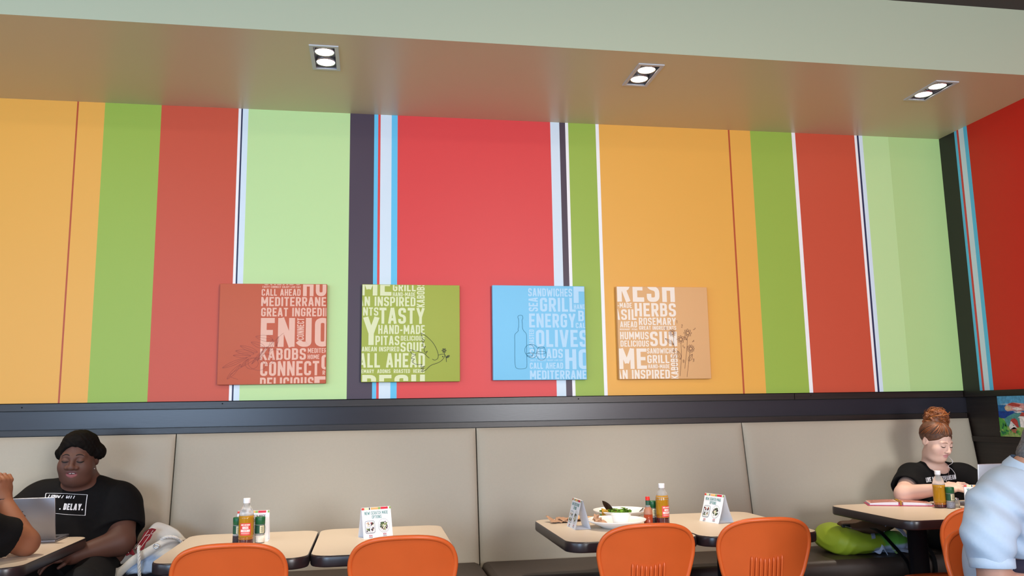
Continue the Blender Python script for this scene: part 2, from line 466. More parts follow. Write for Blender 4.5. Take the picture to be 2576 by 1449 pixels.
WOODT = mat('dark_wood_trim', '#261e1b', rough=0.3, spec=0.42, noise=0.3, nscale=10, bump=0.1, bscale=120, stretch=(0.25, 0.25, 8))
mb.face([(XR, 0, 0), (XR, -9.4, 0), (XR, -9.4, ZR - .02), (XR, 0, ZR - .02)], 14)
mb.build('wall_right', SM + [WOOD], kind='structure')
# dark panelling between the stripes and the bench
PAN = MB(); PAN.box(XL, XR, -.014, -.001, 1.2285, 1.3215); PAN.build('trim_1', mat('panel_paint', '#27252c', rough=0.26, spec=0.42, noise=0.12, nscale=3, bump=0.05, bscale=60, stretch=(.4, 1, 3)), kind='structure')
mb = MB(); mb.box(XL, 2.55, -.032, -.002, 1.326, ZR + .004); mb.box(2.554, XR - .03, -.032, -.002, 1.326, ZR + .004)
o = mb.build('trim_2', WOODT, kind='structure')
mb = MB(); mb.box(XL, XR - .001, -.006, -.0005, ZR + .002, ZR + .0085); mb.build('shadow_line_strip', mat('reveal_shadow_black', '#0c0b0b', rough=.9, spec=.1), kind='structure')  # near-black strip painted as the shadow line in the reveal above the rail
NAIL = MB()
for x, z in ((-1.79, 1.344), (-.79, 1.35), (1.195, 1.348), (2.66, 1.349)):
    NAIL.mesh([(x + .004 * math.cos(k * PI / 4), -.0325, z + .004 * math.sin(k * PI / 4)) for k in range(8)], [tuple(range(8))], 0, False)
NAIL.build('nail_hole', mat('black_hole', '#060606', rough=.9), o)
mb = MB(); mb.box(XL, XR - .01, -.026, -.002, 1.196, 1.224); mb.build('trim_3', WOODT, kind='structure')
mb = MB(); mb.box(XR - .024, XR - .001, -9.3, -.001, 1.325, ZR + .004); mb.box(XR - .02, XR - .001, -9.3, -.001, 1.05, 1.082)
mb.build('trim_4', WOODT, kind='structure')
# soffit with holes for the lamps
SOF = mat('soffit_paint', '#d2c6a6', rough=0.36, spec=0.5, bump=0.03, bscale=500)
LAMPX = [-1.955, -0.3055, 1.3416, 3.0388]; LW = .139; LY0, LY1 = -0.906, -0.621; FR = .018
xs = [XL] + [v for x in LAMPX for v in (x + FR, x + LW - FR)] + [XR]; ys = [YF, LY0 + FR, LY1 - FR, 0]
mb = MB()
for i in range(len(xs) - 1):
    for j in range(3):
        if j == 1 and i % 2 == 1: continue
        mb.face([(xs[i], ys[j], ZS), (xs[i], ys[j + 1], ZS), (xs[i + 1], ys[j + 1], ZS), (xs[i + 1], ys[j], ZS)])
mb.build('ceiling_soffit', SOF, kind='structure')
mb = MB(); mb.face([(XL, YF, ZS), (XR, YF, ZS), (XR, YF, ZC), (XL, YF, ZC)]); mb.build('trim_5', mat('fascia_paint', '#b3bba0', rough=.5, spec=.4, bump=.03, bscale=500), kind='structure')
mb = MB(); mb.face([(XL, YF, ZC), (XR, YF, ZC), (XR, -9.4, ZC), (XL, -9.4, ZC)]); mb.build('ceiling', mat('ceiling_paint', '#4a4644', rough=.8), kind='structure')
mb = MB(); mb.face([(XL, 0, 0), (XL, -9.4, 0), (XR, -9.4, 0), (XR, 0, 0)]); mb.build('floor', mat('floor_tile', '#5d4a3c', rough=.4, noise=.2, nscale=5), kind='structure')
# the unseen sides of the room, with their windows
OFFW = mat('room_paint', '#a89a80', rough=.6)
mb = MB()
for a, b, z0, z1 in ((XL, -4.65, 0, ZC), (-1.55, 1.75, 0, ZC), (3.65, XR, 0, ZC), (-4.65, XR, 0, .8), (-4.65, XR, 3.1, ZC)):
    if b > a: mb.box(a, b, -9.5, -9.4, z0, z1)
mb.build('wall_front', OFFW, kind='structure')
mb = MB()
for a, b, z0, z1 in ((-9.4, -6.8, 0, ZC), (-2.4, 0, 0, ZC), (-6.8, -2.4, 0, .8), (-6.8, -2.4, 2.9, ZC)): mb.box(XL - .1, XL, a, b, z0, z1)
mb.build('wall_left', OFFW, kind='structure')

# ------------------------------------------------------------------ recessed twin lamps
METAL = mat('lamp_white_metal', '#c4cbd2', rough=.35, metal=.0, spec=.6); RECESS = mat('lamp_recess', '#8f8f94', rough=.5); CHROME = mat('lamp_reflector', '#c9ccd2', rough=.25, metal=.8)
LENS = mat('lamp_lens', '#ffffff', emit=(1.0, .93, .84), estr=14.0)
LAMPL = ['square recessed twin spot lamp above the orange stripes by the dark-haired person',
         'square recessed twin spot lamp above the pale green and aubergine stripes', 'recessed twin spot lamp above the wide orange stripe and the orange canvas',
         'recessed twin spot lamp closest to the red side wall']
lamp0 = None
def make_lamp():
    root = empty('recessed_lamp', (0, 0, 0))
    f = MB(); w, d = LW, LY1 - LY0
    for a, b, c, e in ((0, w, 0, FR), (0, w, d - FR, d), (0, FR, FR, d - FR), (w - FR, w, FR, d - FR)): f.box(a, b, c, e, -.005, .002)
    f.build('frame', METAL, root)
    r = MB(); h = .075
    for p in ([(FR, FR), (w - FR, FR)], [(w - FR, FR), (w - FR, d - FR)], [(w - FR, d - FR), (FR, d - FR)], [(FR, d - FR), (FR, FR)]):
        r.face([(p[0][0], p[0][1], -.003), (p[1][0], p[1][1], -.003), (p[1][0], p[1][1], h), (p[0][0], p[0][1], h)])
    r.face([(FR, FR, h), (FR, d - FR, h), (w - FR, d - FR, h), (w - FR, FR, h)])
    r.build('recess', RECESS, root)
    for k in (0, 1):
        cy = d * (.29 + .42 * k); cx = w / 2
        b = MB(); b.lathe([(.0445, .002), (.047, -.001), (.0485, .01), (.047, .04), (.03, .05)], (cx, cy, 0), 24)
        bo = b.build('lamp_ring', CHROME, root)
        q = MB(); q.lathe([(.0001, .0005), (.030, .001), (.0445, .003)], (cx, cy, 0), 24); q.build('lens', LENS, bo)
        l = bpy.data.lights.new('spot_light', 'SPOT'); l.energy = SPOT_POWER; l.spot_size = math.radians(46); l.spot_blend = .7; l.color = (1.0, .88, .72); l.shadow_soft_size = .04
        lo = bpy.data.objects.new('spot_light', l); COL.objects.link(lo); lo.parent = root; lo.location = (cx, cy, -.004)
    return root
for i, x in enumerate(LAMPX):
    if i == 0: lamp0 = make_lamp(); o = lamp0
    else: o = copy_tree(lamp0)
    o.location = (x, LY0, ZS); tag(o, LAMPL[i], 'lamp', 'recessed lamps along the soffit')

# ------------------------------------------------------------------ bench
BEIGE = mat('bench_vinyl', '#aea594', rough=.55, spec=.3, noise=.012, nscale=90, bump=.2, bscale=700)
SEATM = mat('bench_seat_vinyl', '#3a302a', rough=.45, spec=.45, noise=.08, nscale=12, bump=.2, bscale=350)
KICK = mat('bench_kick', '#2b2c38', rough=.4, spec=.5)
bench = empty('banquette_bench', (0, 0, 0), 0, 'long banquette bench with beige upholstered back and dark brown seat along the striped wall', 'bench')
seams = [-4.86, -2.63, -1.02, .592, 2.197, 3.728]
for a, b in zip(seams, seams[1:]):
    m = MB(); z0, z1 = .44, 1.192; rows = []
    NZ = 10; NX = 16; g = .003
    def fy(u, v):   # front face of the padded panel: leans out towards the seat, pads in at its edges
        e = min(u, 1 - u) * (b - a); ez = min(1 - v, 1) * (z1 - z0)
        pad = .018 * (1 - math.exp(-max(e, 0) / .012)) * (1 - math.exp(-max(ez, 0) / .014))
        return -.032 - .115 * (1 - v) - pad
    us = [0, .004, .012, .03, .06] + [.1 + .8 * k / 10 for k in range(11)] + [.94, .97, .988, .996, 1]
    vs_ = [0, .1, .25, .4, .55, .7, .82, .9, .95, .975, .99, 1]
    vv = [(a + g + (b - a - 2 * g) * u, fy(u, v), z0 + (z1 - z0) * v) for v in vs_ for u in us]; n = len(us)
    m.mesh(vv, [(j * n + i, j * n + i + 1, (j + 1) * n + i + 1, (j + 1) * n + i) for j in range(len(vs_) - 1) for i in range(n - 1)], 0, True)
    m.face([vv[(len(vs_) - 1) * n], vv[-1], (b - g, -.016, z1), (a + g, -.016, z1)])
    m.face([vv[(len(vs_) - 1) * n], (a + g, -.016, z1), (a + g, -.016, z0), vv[0]]); m.face([vv[-1], vv[n - 1], (b - g, -.016, z0), (b - g, -.016, z1)])
    m.build('back_panel', BEIGE, bench)
    m = MB(); m.box(a + .004, b - .004, -.645, -.165, .38, .487, 0, .03); m.build('seat_cushion', SEATM, bench)
m = MB(); m.box(seams[0], seams[-1], -.50, -.02, .0, .375); m.build('bench_base', KICK, bench)

# ------------------------------------------------------------------ word canvases
def canvas(name, x0, x1, z0, z1, base, ink, line, wordlist, draw, label, group, pw=.0026, under=None, drop=0.0, tl=0, extra=None):
    root = empty(name, ((x0 + x1) / 2, -.004, (z0 + z1) / 2), 0, label, 'canvas print', group)
    root.rotation_euler = (0, tl, 0)
    w, h, d = x1 - x0, z1 - z0, .034
    m = MB(); m.box(-w / 2, w / 2, -d, 0, -h / 2, h / 2, 0, .003); m.build('canvas_block', base, root)
    mp = lambda u, v, o=0: (-w / 2 + w * u, -d - .0006 - o, h / 2 - h * v)
    m = MB()
    for e in wordlist:
        s, u0, v0, u1, v1 = e[:5]
        words(m, s, u0, v0, u1, v1, mp, 0, t=(e[6] if len(e) > 6 else GT), vert=(len(e) > 5 and e[5]), clip=(.004, .996, .005, .995))
    m.build('lettering', ink, root)
    mp2 = lambda u, v, o=0: (-w / 2 + w * u, -d - .0010 - o, h / 2 - h * v)
    m = MB(); lines(m, draw, pw / w, mp2, 0, (.003, .997, .003, .997)); m.build('line_drawing', line, root)
    if extra:
        for ex in extra:
            m = MB(); lines(m, ex, pw / w, mp2, 0, (.003, .997, .003, .997)); m.build('drawn_numeral', line, root)
    return root
def U(poly, n=5, closed=False): return (smooth_curve(poly, closed, n), closed)
def petals(cx, cy, r, n=8, pr=.4, a0=0.0):
    out = [([(cx + r * .42 * math.cos(k * PI / 5), cy + r * .42 * math.sin(k * PI / 5)) for k in range(10)], True)]
    for k in range(n):
        a = a0 + 2 * PI * k / n; px, py = cx + r * .72 * math.cos(a), cy + r * .72 * math.sin(a)
        out.append(([(px + r * .33 * math.cos(a) * math.cos(t) - r * .2 * math.sin(a) * math.sin(t), py + r * .33 * math.sin(a) * math.cos(t) + r * .2 * math.cos(a) * math.sin(t)) for t in [j * PI / 5 for j in range(10)]], True))
    return out
def oval(cx, cy, rx, ry, n=20, a=0.0):
    return ([(cx + rx * math.cos(t) * math.cos(a) - ry * math.sin(t) * math.sin(a), cy + rx * math.cos(t) * math.sin(a) + ry * math.sin(t) * math.cos(a)) for t in [2 * PI * k / n for k in range(n)]], True)
def leafline(x0, y0, x1, y1, w):
    dx, dy = x1 - x0, y1 - y0
    mid = lambda t, s: (x0 + dx * t - dy * s * w, y0 + dy * t + dx * s * w)
    return [U([(x0, y0), mid(.3, 1), mid(.65, .9), (x1, y1), mid(.65, -.9), mid(.3, -1)], 4, True), ([(x0, y0), (x1, y1)], False)]

CB = lambda n, c: mat(n, c, rough=.6, spec=.3, bump=.15, bscale=700)
wl = [('SALADS', .405, -.075, .75, .012), ('TASTY CONNECT ENJOY LIVE EAT', .39, .021, .75, .042), ('CALL AHEAD', .385, .053, .75, .121), ('HOME', .772, -.11, 1.26, .124),
      ('MEDITERRANEAN', .383, .134, 1.118, .226), ('GREAT INGREDIENTS', .385, .243, 1.185, .329), ('ENJO', .385, .345, 1.035, .634, False, .175), ('CONNECT', .723, .347, .788, .566, True),
      ('KABOBS', .385, .648, .81, .763), ('MEDITER', .826, .649, 1.005, .696), ('HOME', .826, .713, .936, .757), ('CALL', .956, .715, 1.32, .862), ('CONNECT', .39, .776, .935, .919),
      ('ROAST', .968, .873, 1.1, .914), ('DELICIOUS', .39, .935, .885, 1.05), ('EAT', .892, .93, 1.35, 1.13)]
d = [U([(.19, .95), (.12, .90), (.33, .76), (.46, .63), (.57, .52), (.60, .495)])] + leafline(.045, .835, .27, .735, .07) + leafline(.09, .945, .21, .80, .09)
d += leafline(.36, .685, .20, .62, .12) + leafline(.33, .70, .16, .67, .13) + leafline(.30, .72, .14, .715, .12) + leafline(.43, .64, .30, .585, .16) + leafline(.50, .56, .34, .53, .17) + leafline(.28, .75, .21, .83, .10)
d += leafline(.50, .56, .465, .68, .13) + leafline(.45, .63, .36, .77, .06) + leafline(.41, .67, .31, .80, .06) + leafline(.55, .53, .53, .63, .1)
d += [oval(.36, .80, .085, .06, 20, .3), oval(.31, .795, .06, .055), oval(.52, .72, .055, .06), oval(.45, .755, .06, .05, 20, .5)]
canvas('word_canvas', -.8225, -.245, 1.452, 2.009, CB('canvas_brick', '#c4644a'), mat('ink_blush', '#e8b9a4', rough=.6), mat('line_maroon', '#8f4a44', rough=.7), wl, d,
       'square brick-red canvas print of food words with an olive branch line drawing', 'word canvases on the striped wall', pw=.0012, tl=-.004)
wl = [('HOME', -.335, -.12, .297, .117), ('GRILL', .31, -.02, .545, .07), ('HAND-MADE', .31, .08, .54, .123), ('KABOBS', .556, -.02, .636, .234, True), ('AN INSPIRED', -.04, .129, .542, .226),
      ('NTS', .012, .24, .166, .325), ('TASTY', .176, .242, .637, .407), ('Y', .015, .34, .177, .626), ('HAND-MADE', .167, .42, .638, .513), ('PITAS', .139, .531, .38, .627), ('DELICIOUS', .395, .531, .637, .581),
      ('SOUP', .392, .597, .638, .695), ('ANEAN INSPIRED', .004, .643, .38, .691), ('ALL AHEAD', -.025, .709, .64, .854), ('EMARY  ADONIS  ROASTED  HERBS', .003, .872, .637, .911), ('RESH', .012, .928, .64, 1.14)]
d = [U([(.60, .50), (.66, .54), (.72, .60), (.755, .66), (.775, .72), (.77, .765), (.74, .78), (.715, .77)]), U([(.60, .50), (.615, .565), (.635, .572), (.62, .60), (.61, .575)]), U([(.62, .60), (.625, .645), (.645, .64), (.63, .665)]),
     U([(.63, .665), (.64, .70), (.665, .69), (.645, .72)]), U([(.645, .72), (.66, .74), (.685, .76)]), U([(.645, .72), (.60, .70), (.54, .685), (.485, .675), (.51, .715), (.545, .725), (.51, .75), (.505, .765), (.535, .77), (.51, .79), (.525, .81), (.56, .825), (.61, .825)]),
     U([(.61, .825), (.60, .85), (.635, .845), (.60, .87), (.63, .868), (.605, .895), (.645, .885), (.70, .835), (.78, .805), (.825, .77), (.845, .725), (.815, .72), (.775, .73)]), oval(.822, .745, .004, .005, 8),
     U([(.84, .725), (.855, .75), (.86, .80)]), oval(.875, .745, .02, .009, 12, -.6), oval(.874, .745, .012, .004, 8, -.6), U([(.84, .72), (.836, .70)])] + petals(.836, .682, .022, 6)
canvas('word_canvas', -.052, .504, 1.457, 2.011, CB('canvas_olive', '#a6b350'), mat('ink_pale_olive', '#dfe6b8', rough=.6), mat('line_black', '#1c2024', rough=.7), wl, d,
       'square olive-green canvas print of food words with a line-drawn bird', 'word canvases on the striped wall', pw=.0024, tl=.003)
wl = [('SANDWICHES', .383, .029, .862, .115), ('FRESH', .877, -.13, 1.75, .183), ('SEA', .386, .128, .486, .277, True), ('GRILL', .508, .129, .897, .278), ('HAND-MADE', .877, .198, 1.16, .249), ('BASIL', .923, .266, 1.25, .379),
      ('ENERGY', .388, .30, .893, .448), ('CALL AHEAD', .892, .397, 1.25, .453), ('ROASTED', .386, .47, .438, .66, True), ('OLIVES', .459, .473, 1.02, .655), ('SALADS', .388, .674, .745, .772),
      ('TASTY CONNECT ENJOY LIVE EAT', .389, .786, .745, .803), ('HOME', .769, .678, 1.36, .89), ('CALL AHEAD', .388, .82, .745, .884), ('MEDITERRANE', .388, .902, .995, .993)]
d = [U([(.275, .325), (.30, .318), (.318, .326), (.322, .35), (.313, .37), (.315, .41), (.316, .455), (.33, .485), (.352, .51), (.358, .55), (.356, .70), (.358, .80), (.355, .86), (.335, .88), (.285, .884), (.25, .878), (.233, .85), (.23, .75), (.232, .62), (.233, .53), (.25, .505), (.27, .485), (.268, .465), (.276, .44), (.276, .37), (.268, .34)], 4, True),
     oval(.388, .69, .052, .06), U([(.385, .628), (.42, .628), (.455, .645), (.478, .675)]), U([(.345, .72), (.365, .75), (.40, .768), (.44, .765), (.462, .745)]), U([(.36, .725), (.40, .718), (.44, .72), (.465, .727)]), oval(.39, .738, .035, .022),
     U([(.485, .657), (.463, .71), (.465, .755), (.495, .79), (.535, .788), (.562, .755), (.563, .71), (.545, .657)]), oval(.515, .66, .032, .008, 14), oval(.513, .715, .05, .014, 16)]
canvas('word_canvas', .695, 1.249, 1.460, 2.0125, CB('canvas_sky', '#84cdf0'), mat('ink_pale_sky', '#b7def6', rough=.6), mat('line_teal', '#2a6f8f', rough=.7), wl, d,
       'square sky-blue canvas print of food words with a line-drawn bottle and tumblers', 'word canvases on the striped wall', pw=.0022, tl=.003)
wl = [('FRESH', -.145, -.13, .636, .168), ('-MADE', .006, .18, .16, .235), ('HERBS', .19, .181, .641, .327), ('BASIL', -.115, .25, .206, .365), ('AHEAD', .027, .381, .21, .446), ('ROSEMARY', .23, .34, .636, .42),
      ('GREAT INGREDIENTS', .231, .43, .636, .471), ('ROSEMARY  PITAS', .022, .458, .21, .476), ('HUMMUS', .022, .493, .331, .575), ('SUN', .345, .49, .64, .648), ('DELICIOUS', .024, .587, .331, .652),
      ('ME', .004, .672, .30, .89), ('SANDWICHES', .306, .67, .637, .727), ('GRILL', .306, .743, .545, .83), ('HAND-MADE', .312, .843, .546, .886), ('AN INSPIRED', -.03, .90, .545, .995), ('KABOBS', .56, .736, .637, 1.0, True)]
d = petals(.59, .505, .037, 9) + petals(.68, .575, .04, 8) + petals(.76, .505, .042, 8) + petals(.785, .675, .04, 10)
d += [U([(.60, .545), (.605, .70), (.615, .92)], 3), U([(.68, .62), (.68, .75), (.655, .97)], 3), U([(.755, .55), (.74, .70), (.71, .89)], 3), U([(.775, .715), (.755, .83), (.73, .98)], 3)]
d += leafline(.60, .63, .51, .565, .12) + leafline(.665, .79, .64, .70, .2) + leafline(.745, .58, .72, .545, .2) + leafline(.757, .81, .80, .735, .2)
num = []
for ch, cu, cv, hh, ro in (('1', .645, .385, .032, 0), ('2', .70, .43, .034, .15), ('3', .835, .46, .03, .9), ('4', .82, .595, .03, -2.4), ('5', .71, .655, .036, 2.7), ('6', .597, .70, .03, .9), ('7', .585, .765, .03, -2.6), ('8', .70, .81, .034, 0), ('9', .81, .80, .036, .2), ('0', .52, .455, .03, 0)):
    P, w_ = glyph(ch, .12); num.append([])
    for pts, cl in P:
        q = []
        for px, py in pts:
            a, b = (px - w_ / 2) * hh, (.5 - py) * hh; q.append((cu + a * math.cos(ro) - b * math.sin(ro), cv + a * math.sin(ro) + b * math.cos(ro)))
        num[-1].append((q, cl))
canvas('word_canvas', 1.446, 2.02, 1.4575, 2.013, CB('canvas_apricot', '#e3b27c'), mat('ink_cream', '#f6e9d8', rough=.6), mat('line_brown', '#6b4032', rough=.7), wl, d,
       'square apricot canvas print of food words with line-drawn numbered daisies', 'word canvases on the striped wall', pw=.0018, tl=.002, extra=num)

# ------------------------------------------------------------------ seaside village painting on the side wall
root = empty('village_painting', (XR - .004, -.42, 1.205), 0, 'small unframed painting of red-roofed white houses by a blue sea on the dark panelling', 'painting')
m = MB(); m.box(-.03, 0, -.105, .098, -.118, .118, 0, .003); m.build('canvas_block', mat('paint_edge', '#3b6f8c', rough=.6), root)
PM = [mat('paint_' + n, c, rough=.5, noise=.25, nscale=60, bump=.3, bscale=220) for n, c in (('sky', '#4f93b8'), ('sea', '#1f5f96'), ('deep', '#123a86'), ('teal', '#4c8a86'), ('grass', '#4f9a3c'), ('bush', '#1f6b45'), ('meadow', '#8aa05a'), ('roof', '#a63c34'), ('house', '#d9d3d0'), ('rose', '#c98f8a'), ('earth', '#9a5a44'), ('cream', '#cbb48f'))]
m = MB()
def daub(pts, mi, lay): m.face([(-.0303 - .0004 * lay, .098 - .203 * u, .118 - .236 * v) for u, v in pts], mi)
daub([(0, 0), (1, 0), (1, .25), (0, .22)], 0, 0); daub([(0, .22), (1, .25), (1, .40), (0, .37)], 1, 0); daub([(0, .37), (1, .40), (1, .56), (0, .55)], 2, 0); daub([(0, .55), (1, .56), (1, 1), (0, 1)], 6, 0)
daub([(.2, .57), (.35, .5), (.6, .42), (1, .42), (1, .75), (.3, .75)], 3, 1); daub([(0, .52), (.1, .55), (.22, .62), (.3, .75), (.25, .95), (0, 1)], 4, 2)
daub([(.05, .2), (.5, .19), (.75, .18), (.4, .21)], 8, 1)
daub([(.26, .28), (.30, .24), (.45, .18), (.62, .16), (.85, .18), (1, .19), (1, .36), (.8, .38), (.55, .36), (.36, .38), (.28, .34)], 9, 2)
daub([(.27, .28), (.36, .23), (.5, .28), (.5, .34), (.36, .37), (.29, .33)], 11, 3); daub([(.4, .21), (.55, .165), (.7, .18), (.9, .22), (.8, .27), (.55, .25)], 7, 3); daub([(.55, .30), (.75, .28), (.98, .33), (.7, .36)], 8, 4); daub([(.58, .39), (.8, .38), (.98, .40), (.75, .42)], 8, 3)
daub([(.36, .76), (.46, .60), (.62, .72), (.66, .8), (.4, .82)], 8, 3); daub([(.42, .63), (.5, .56), (.62, .55), (.7, .6), (.74, .78), (.66, .76), (.55, .68), (.47, .62)], 7, 4); daub([(.4, .82), (.55, .76), (.66, .8), (.62, .9), (.55, .93)], 10, 3)
daub([(.78, .5), (.96, .5), (1, .78), (.8, .76)], 8, 3); daub([(.8, .49), (.9, .40), (1, .42), (1, .5)], 7, 4); daub([(.72, .54), (.8, .50), (.84, .53)], 8, 4); daub([(.53, .715), (.56, .70), (.57, .73), (.54, .735)], 5, 5)
rnd = random.Random(4)
for k in range(34):
    u, v = rnd.uniform(.02, .97), rnd.uniform(.84, .98); r = rnd.uniform(.02, .06); daub([(u - r, v), (u - r * .3, v - r * .7), (u + r, v - r * .2), (u + r * .4, v + r * .6)], rnd.choice((4, 5, 6, 5)), 4 + k * .05)
for k in range(8):
    u, v = rnd.uniform(.1, .25), rnd.uniform(.62, .8); r = rnd.uniform(.02, .04); daub([(u - r, v), (u, v - r * 1.4), (u + r, v), (u, v + r)], rnd.choice((4, 5)), 4)
m.build('brushwork', PM, root)

# ------------------------------------------------------------------ tables
LAM = mat('table_laminate', '#cfbfab', rough=.38, spec=.45, noise=.02, nscale=300); BUMP = mat('table_bumper', '#2a2224', rough=.3, spec=.6); POST = mat('table_post', '#17171b', rough=.35, spec=.5)
def make_table(w, d, rc=.075):
    root = empty('dining_table', (0, 0, 0))
    def ring(ins, z, n=7):
        out = []
        for cx, cy, a0 in ((w / 2 - rc, d / 2 - rc, 0), (-w / 2 + rc, d / 2 - rc, 90), (-w / 2 + rc, -d / 2 + rc, 180), (w / 2 - rc, -d / 2 + rc, 270)):
            for k in range(n):
                a = math.radians(a0 + 90 * k / (n - 1)); r = rc - ins; out.append((cx + r * math.cos(a), cy + r * math.sin(a), z))
        return out
    m = MB(); m.face(ring(.004, .745)); m.build('tabletop', LAM, root)
    m = MB(); m.loft([ring(.012, .700), ring(.003, .702), ring(0, .708), ring(0, .738), ring(.002, .7435), ring(.004, .7448)], 0, True, False); m.face(list(reversed(ring(.012, .700)))); m.build('edge_bumper', BUMP, root)
    m = MB(); m.lathe([(.047, .035), (.047, .69), (.11, .692), (.11, .699)], n=28); m.build('pedestal', POST, root)
    m = MB()
    for a in (0, PI / 2):
        c, s_ = math.cos(a), math.sin(a); L = .27
        m.loft([[(-L * c - .02 * s_, -L * s_ + .02 * c, .012), (-L * c + .02 * s_, -L * s_ - .02 * c, .012), (-L * c + .02 * s_, -L * s_ - .02 * c, .0), (-L * c - .02 * s_, -L * s_ + .02 * c, .0)],
                [(-.035 * s_, .035 * c, .05), (.035 * s_, -.035 * c, .05), (.035 * s_, -.035 * c, 0), (-.035 * s_, .035 * c, 0)],
                [(L * c - .02 * s_, L * s_ + .02 * c, .012), (L * c + .02 * s_, L * s_ - .02 * c, .012), (L * c + .02 * s_, L * s_ - .02 * c, 0), (L * c - .02 * s_, L * s_ + .02 * c, 0)]], 0, True, True, False)
    m.build('table_base', POST, root)
    return root
TG = 'cream-topped pedestal tables along the bench'
TABS = [(-1.553, -.93, .57, .80, 'table with the open silver laptop and a leaning elbow'),
        (-.517, -1.018, .575, .76, 'table with a dressing bottle, green-capped shakers and a tent card behind'),
        (.058, -1.0, .568, .76, 'table holding only one tent card, joined to the dressing-bottle table beside the beige bench'),
        (1.092, -.955, .578, .76, 'table with used plates, crumpled napkins and sauce bottles'),
        (1.658, -.95, .545, .78, 'table with one tent card, joined to the table of used plates'),
        (2.757, -.80, .575, .69, 'table with the open ring binder, above the lime backpack'),
        (3.338, -.80, .575, .69, 'table holding the silver laptop the bun-haired woman types on')]
for x, y, w, d, lab in TABS:
    t = make_table(w, d); t.location = (x, y, 0); tag(t, lab, 'table', TG)

# ------------------------------------------------------------------ chairs
PLAST = mat('orange_plastic', '#cc5a24', rough=.42, spec=.45, noise=.03, nscale=8, bump=.12, bscale=1100); PLASR = mat('orange_plastic_rim', '#d4602a', rough=.36, spec=.5); LEGM = mat('chair_leg_metal', '#3a3a3e', rough=.3, metal=.8)
HALF = [(.0, .826), (.055, .8245), (.108, .818), (.152, .803), (.181, .780), (.197, .748), (.2015, .715), (.198, .680), (.189, .640), (.177, .597), (.156, .553), (.130, .513), (.10, .482), (.05, .468), (0, .465)]
def make_chair():
    root = empty('plastic_chair', (0, 0, 0))
    hp = smooth_curve(HALF, False, 3); out = hp + [(-x, z) for x, z in reversed(hp[1:-1])]
    cz = .66
    def Y(x, z): return -.175 - .24 * (z - .46) + .85 * x * x - .04 * max(0, z - .72)
    def pt(x, z, o): return (x, Y(x, z) + o, z)
    m = MB(); sc = [.001, .3, .6, .85, .955, .985, 1.0]
    front = [[pt(x * s, cz + (z - cz) * s, .005) for x, z in out] for s in sc]
    back = [[pt(x * s, cz + (z - cz) * s, -.004) for x, z in out] for s in sc]
    m.loft(front, 0, True, False); m.loft(list(reversed(back)), 0, True, False)
    b = m.build('backrest', PLAST, root)
    m = MB(); m.tube([pt(x * .985, cz + (z - cz) * .985, -.001) for x, z in out], .0095, 8, 0, True); m.build('rim', PLASR, b)
    for k in range(8):
        x = -.066 + .0188 * k; zt = .662 + .012 * abs(k - 3.5) / 3.5
        m = MB(); m.tube([pt(x, z, -.006 - .004 * math.sin(PI * min(1, (zt - z) / .04) / 2)) for z in [zt, zt - .006, zt - .02, zt - .06, zt - .11, .50]], [.001, .004, .0052, .0052, .0052, .003], 6)
        m.build('rib', PLASR, b)
    m = MB(); n = 24; rings = []
    for s, dz in ((.01, -.012), (.5, -.010), (.8, -.003), (.95, .002), (1, -.004), (.97, -.02), (.6, -.024), (.01, -.026)):
        rings.append([(.205 * s * math.copysign(abs(math.cos(a)) ** .6, math.cos(a)), .005 + .205 * s * math.copysign(abs(math.sin(a)) ** .6, math.sin(a)), .452 + dz) for a in [2 * PI * k / n for k in range(n)]])
    m.loft(rings, 0, True, False); m.build('seat', PLAST, root)
    for sx in (-1, 1):
        m = MB(); m.tube([(sx * .15, -.16, .43), (sx * .19, -.22, .22), (sx * .20, -.25, .005)], .0105, 8); m.build('leg', LEGM, root)
        m = MB(); m.tube([(sx * .15, .15, .43), (sx * .185, .19, .22), (sx * .195, .21, .005)], .0105, 8); m.build('leg', LEGM, root)
    return root
CH = [(-.503, -1.29, .02, 'orange plastic chair at the table with a dressing bottle and tent card'), (.132, -1.275, -.02, 'orange plastic chair at the table holding a lone tent card'),
      (1.103, -1.225, .0, 'orange ribbed plastic chair in front of the used plates and sauce bottles'), (1.635, -1.195, -.04, 'orange ribbed plastic chair at the table beside the one with used plates'),
      (2.735, -1.09, .0, 'orange plastic chair at the binder table, partly behind the man in the polo'), (2.235, -2.19, PI, 'orange plastic chair the man in the pale blue polo sits on')]
ch0 = None
for i, (x, y, rz, lab) in enumerate(CH):
    if ch0 is None: ch0 = make_chair(); c = ch0
    else: c = copy_tree(ch0)
    c.location = (x, y, 0); c.rotation_euler = (0, 0, rz); tag(c, lab, 'chair', 'orange plastic chairs')

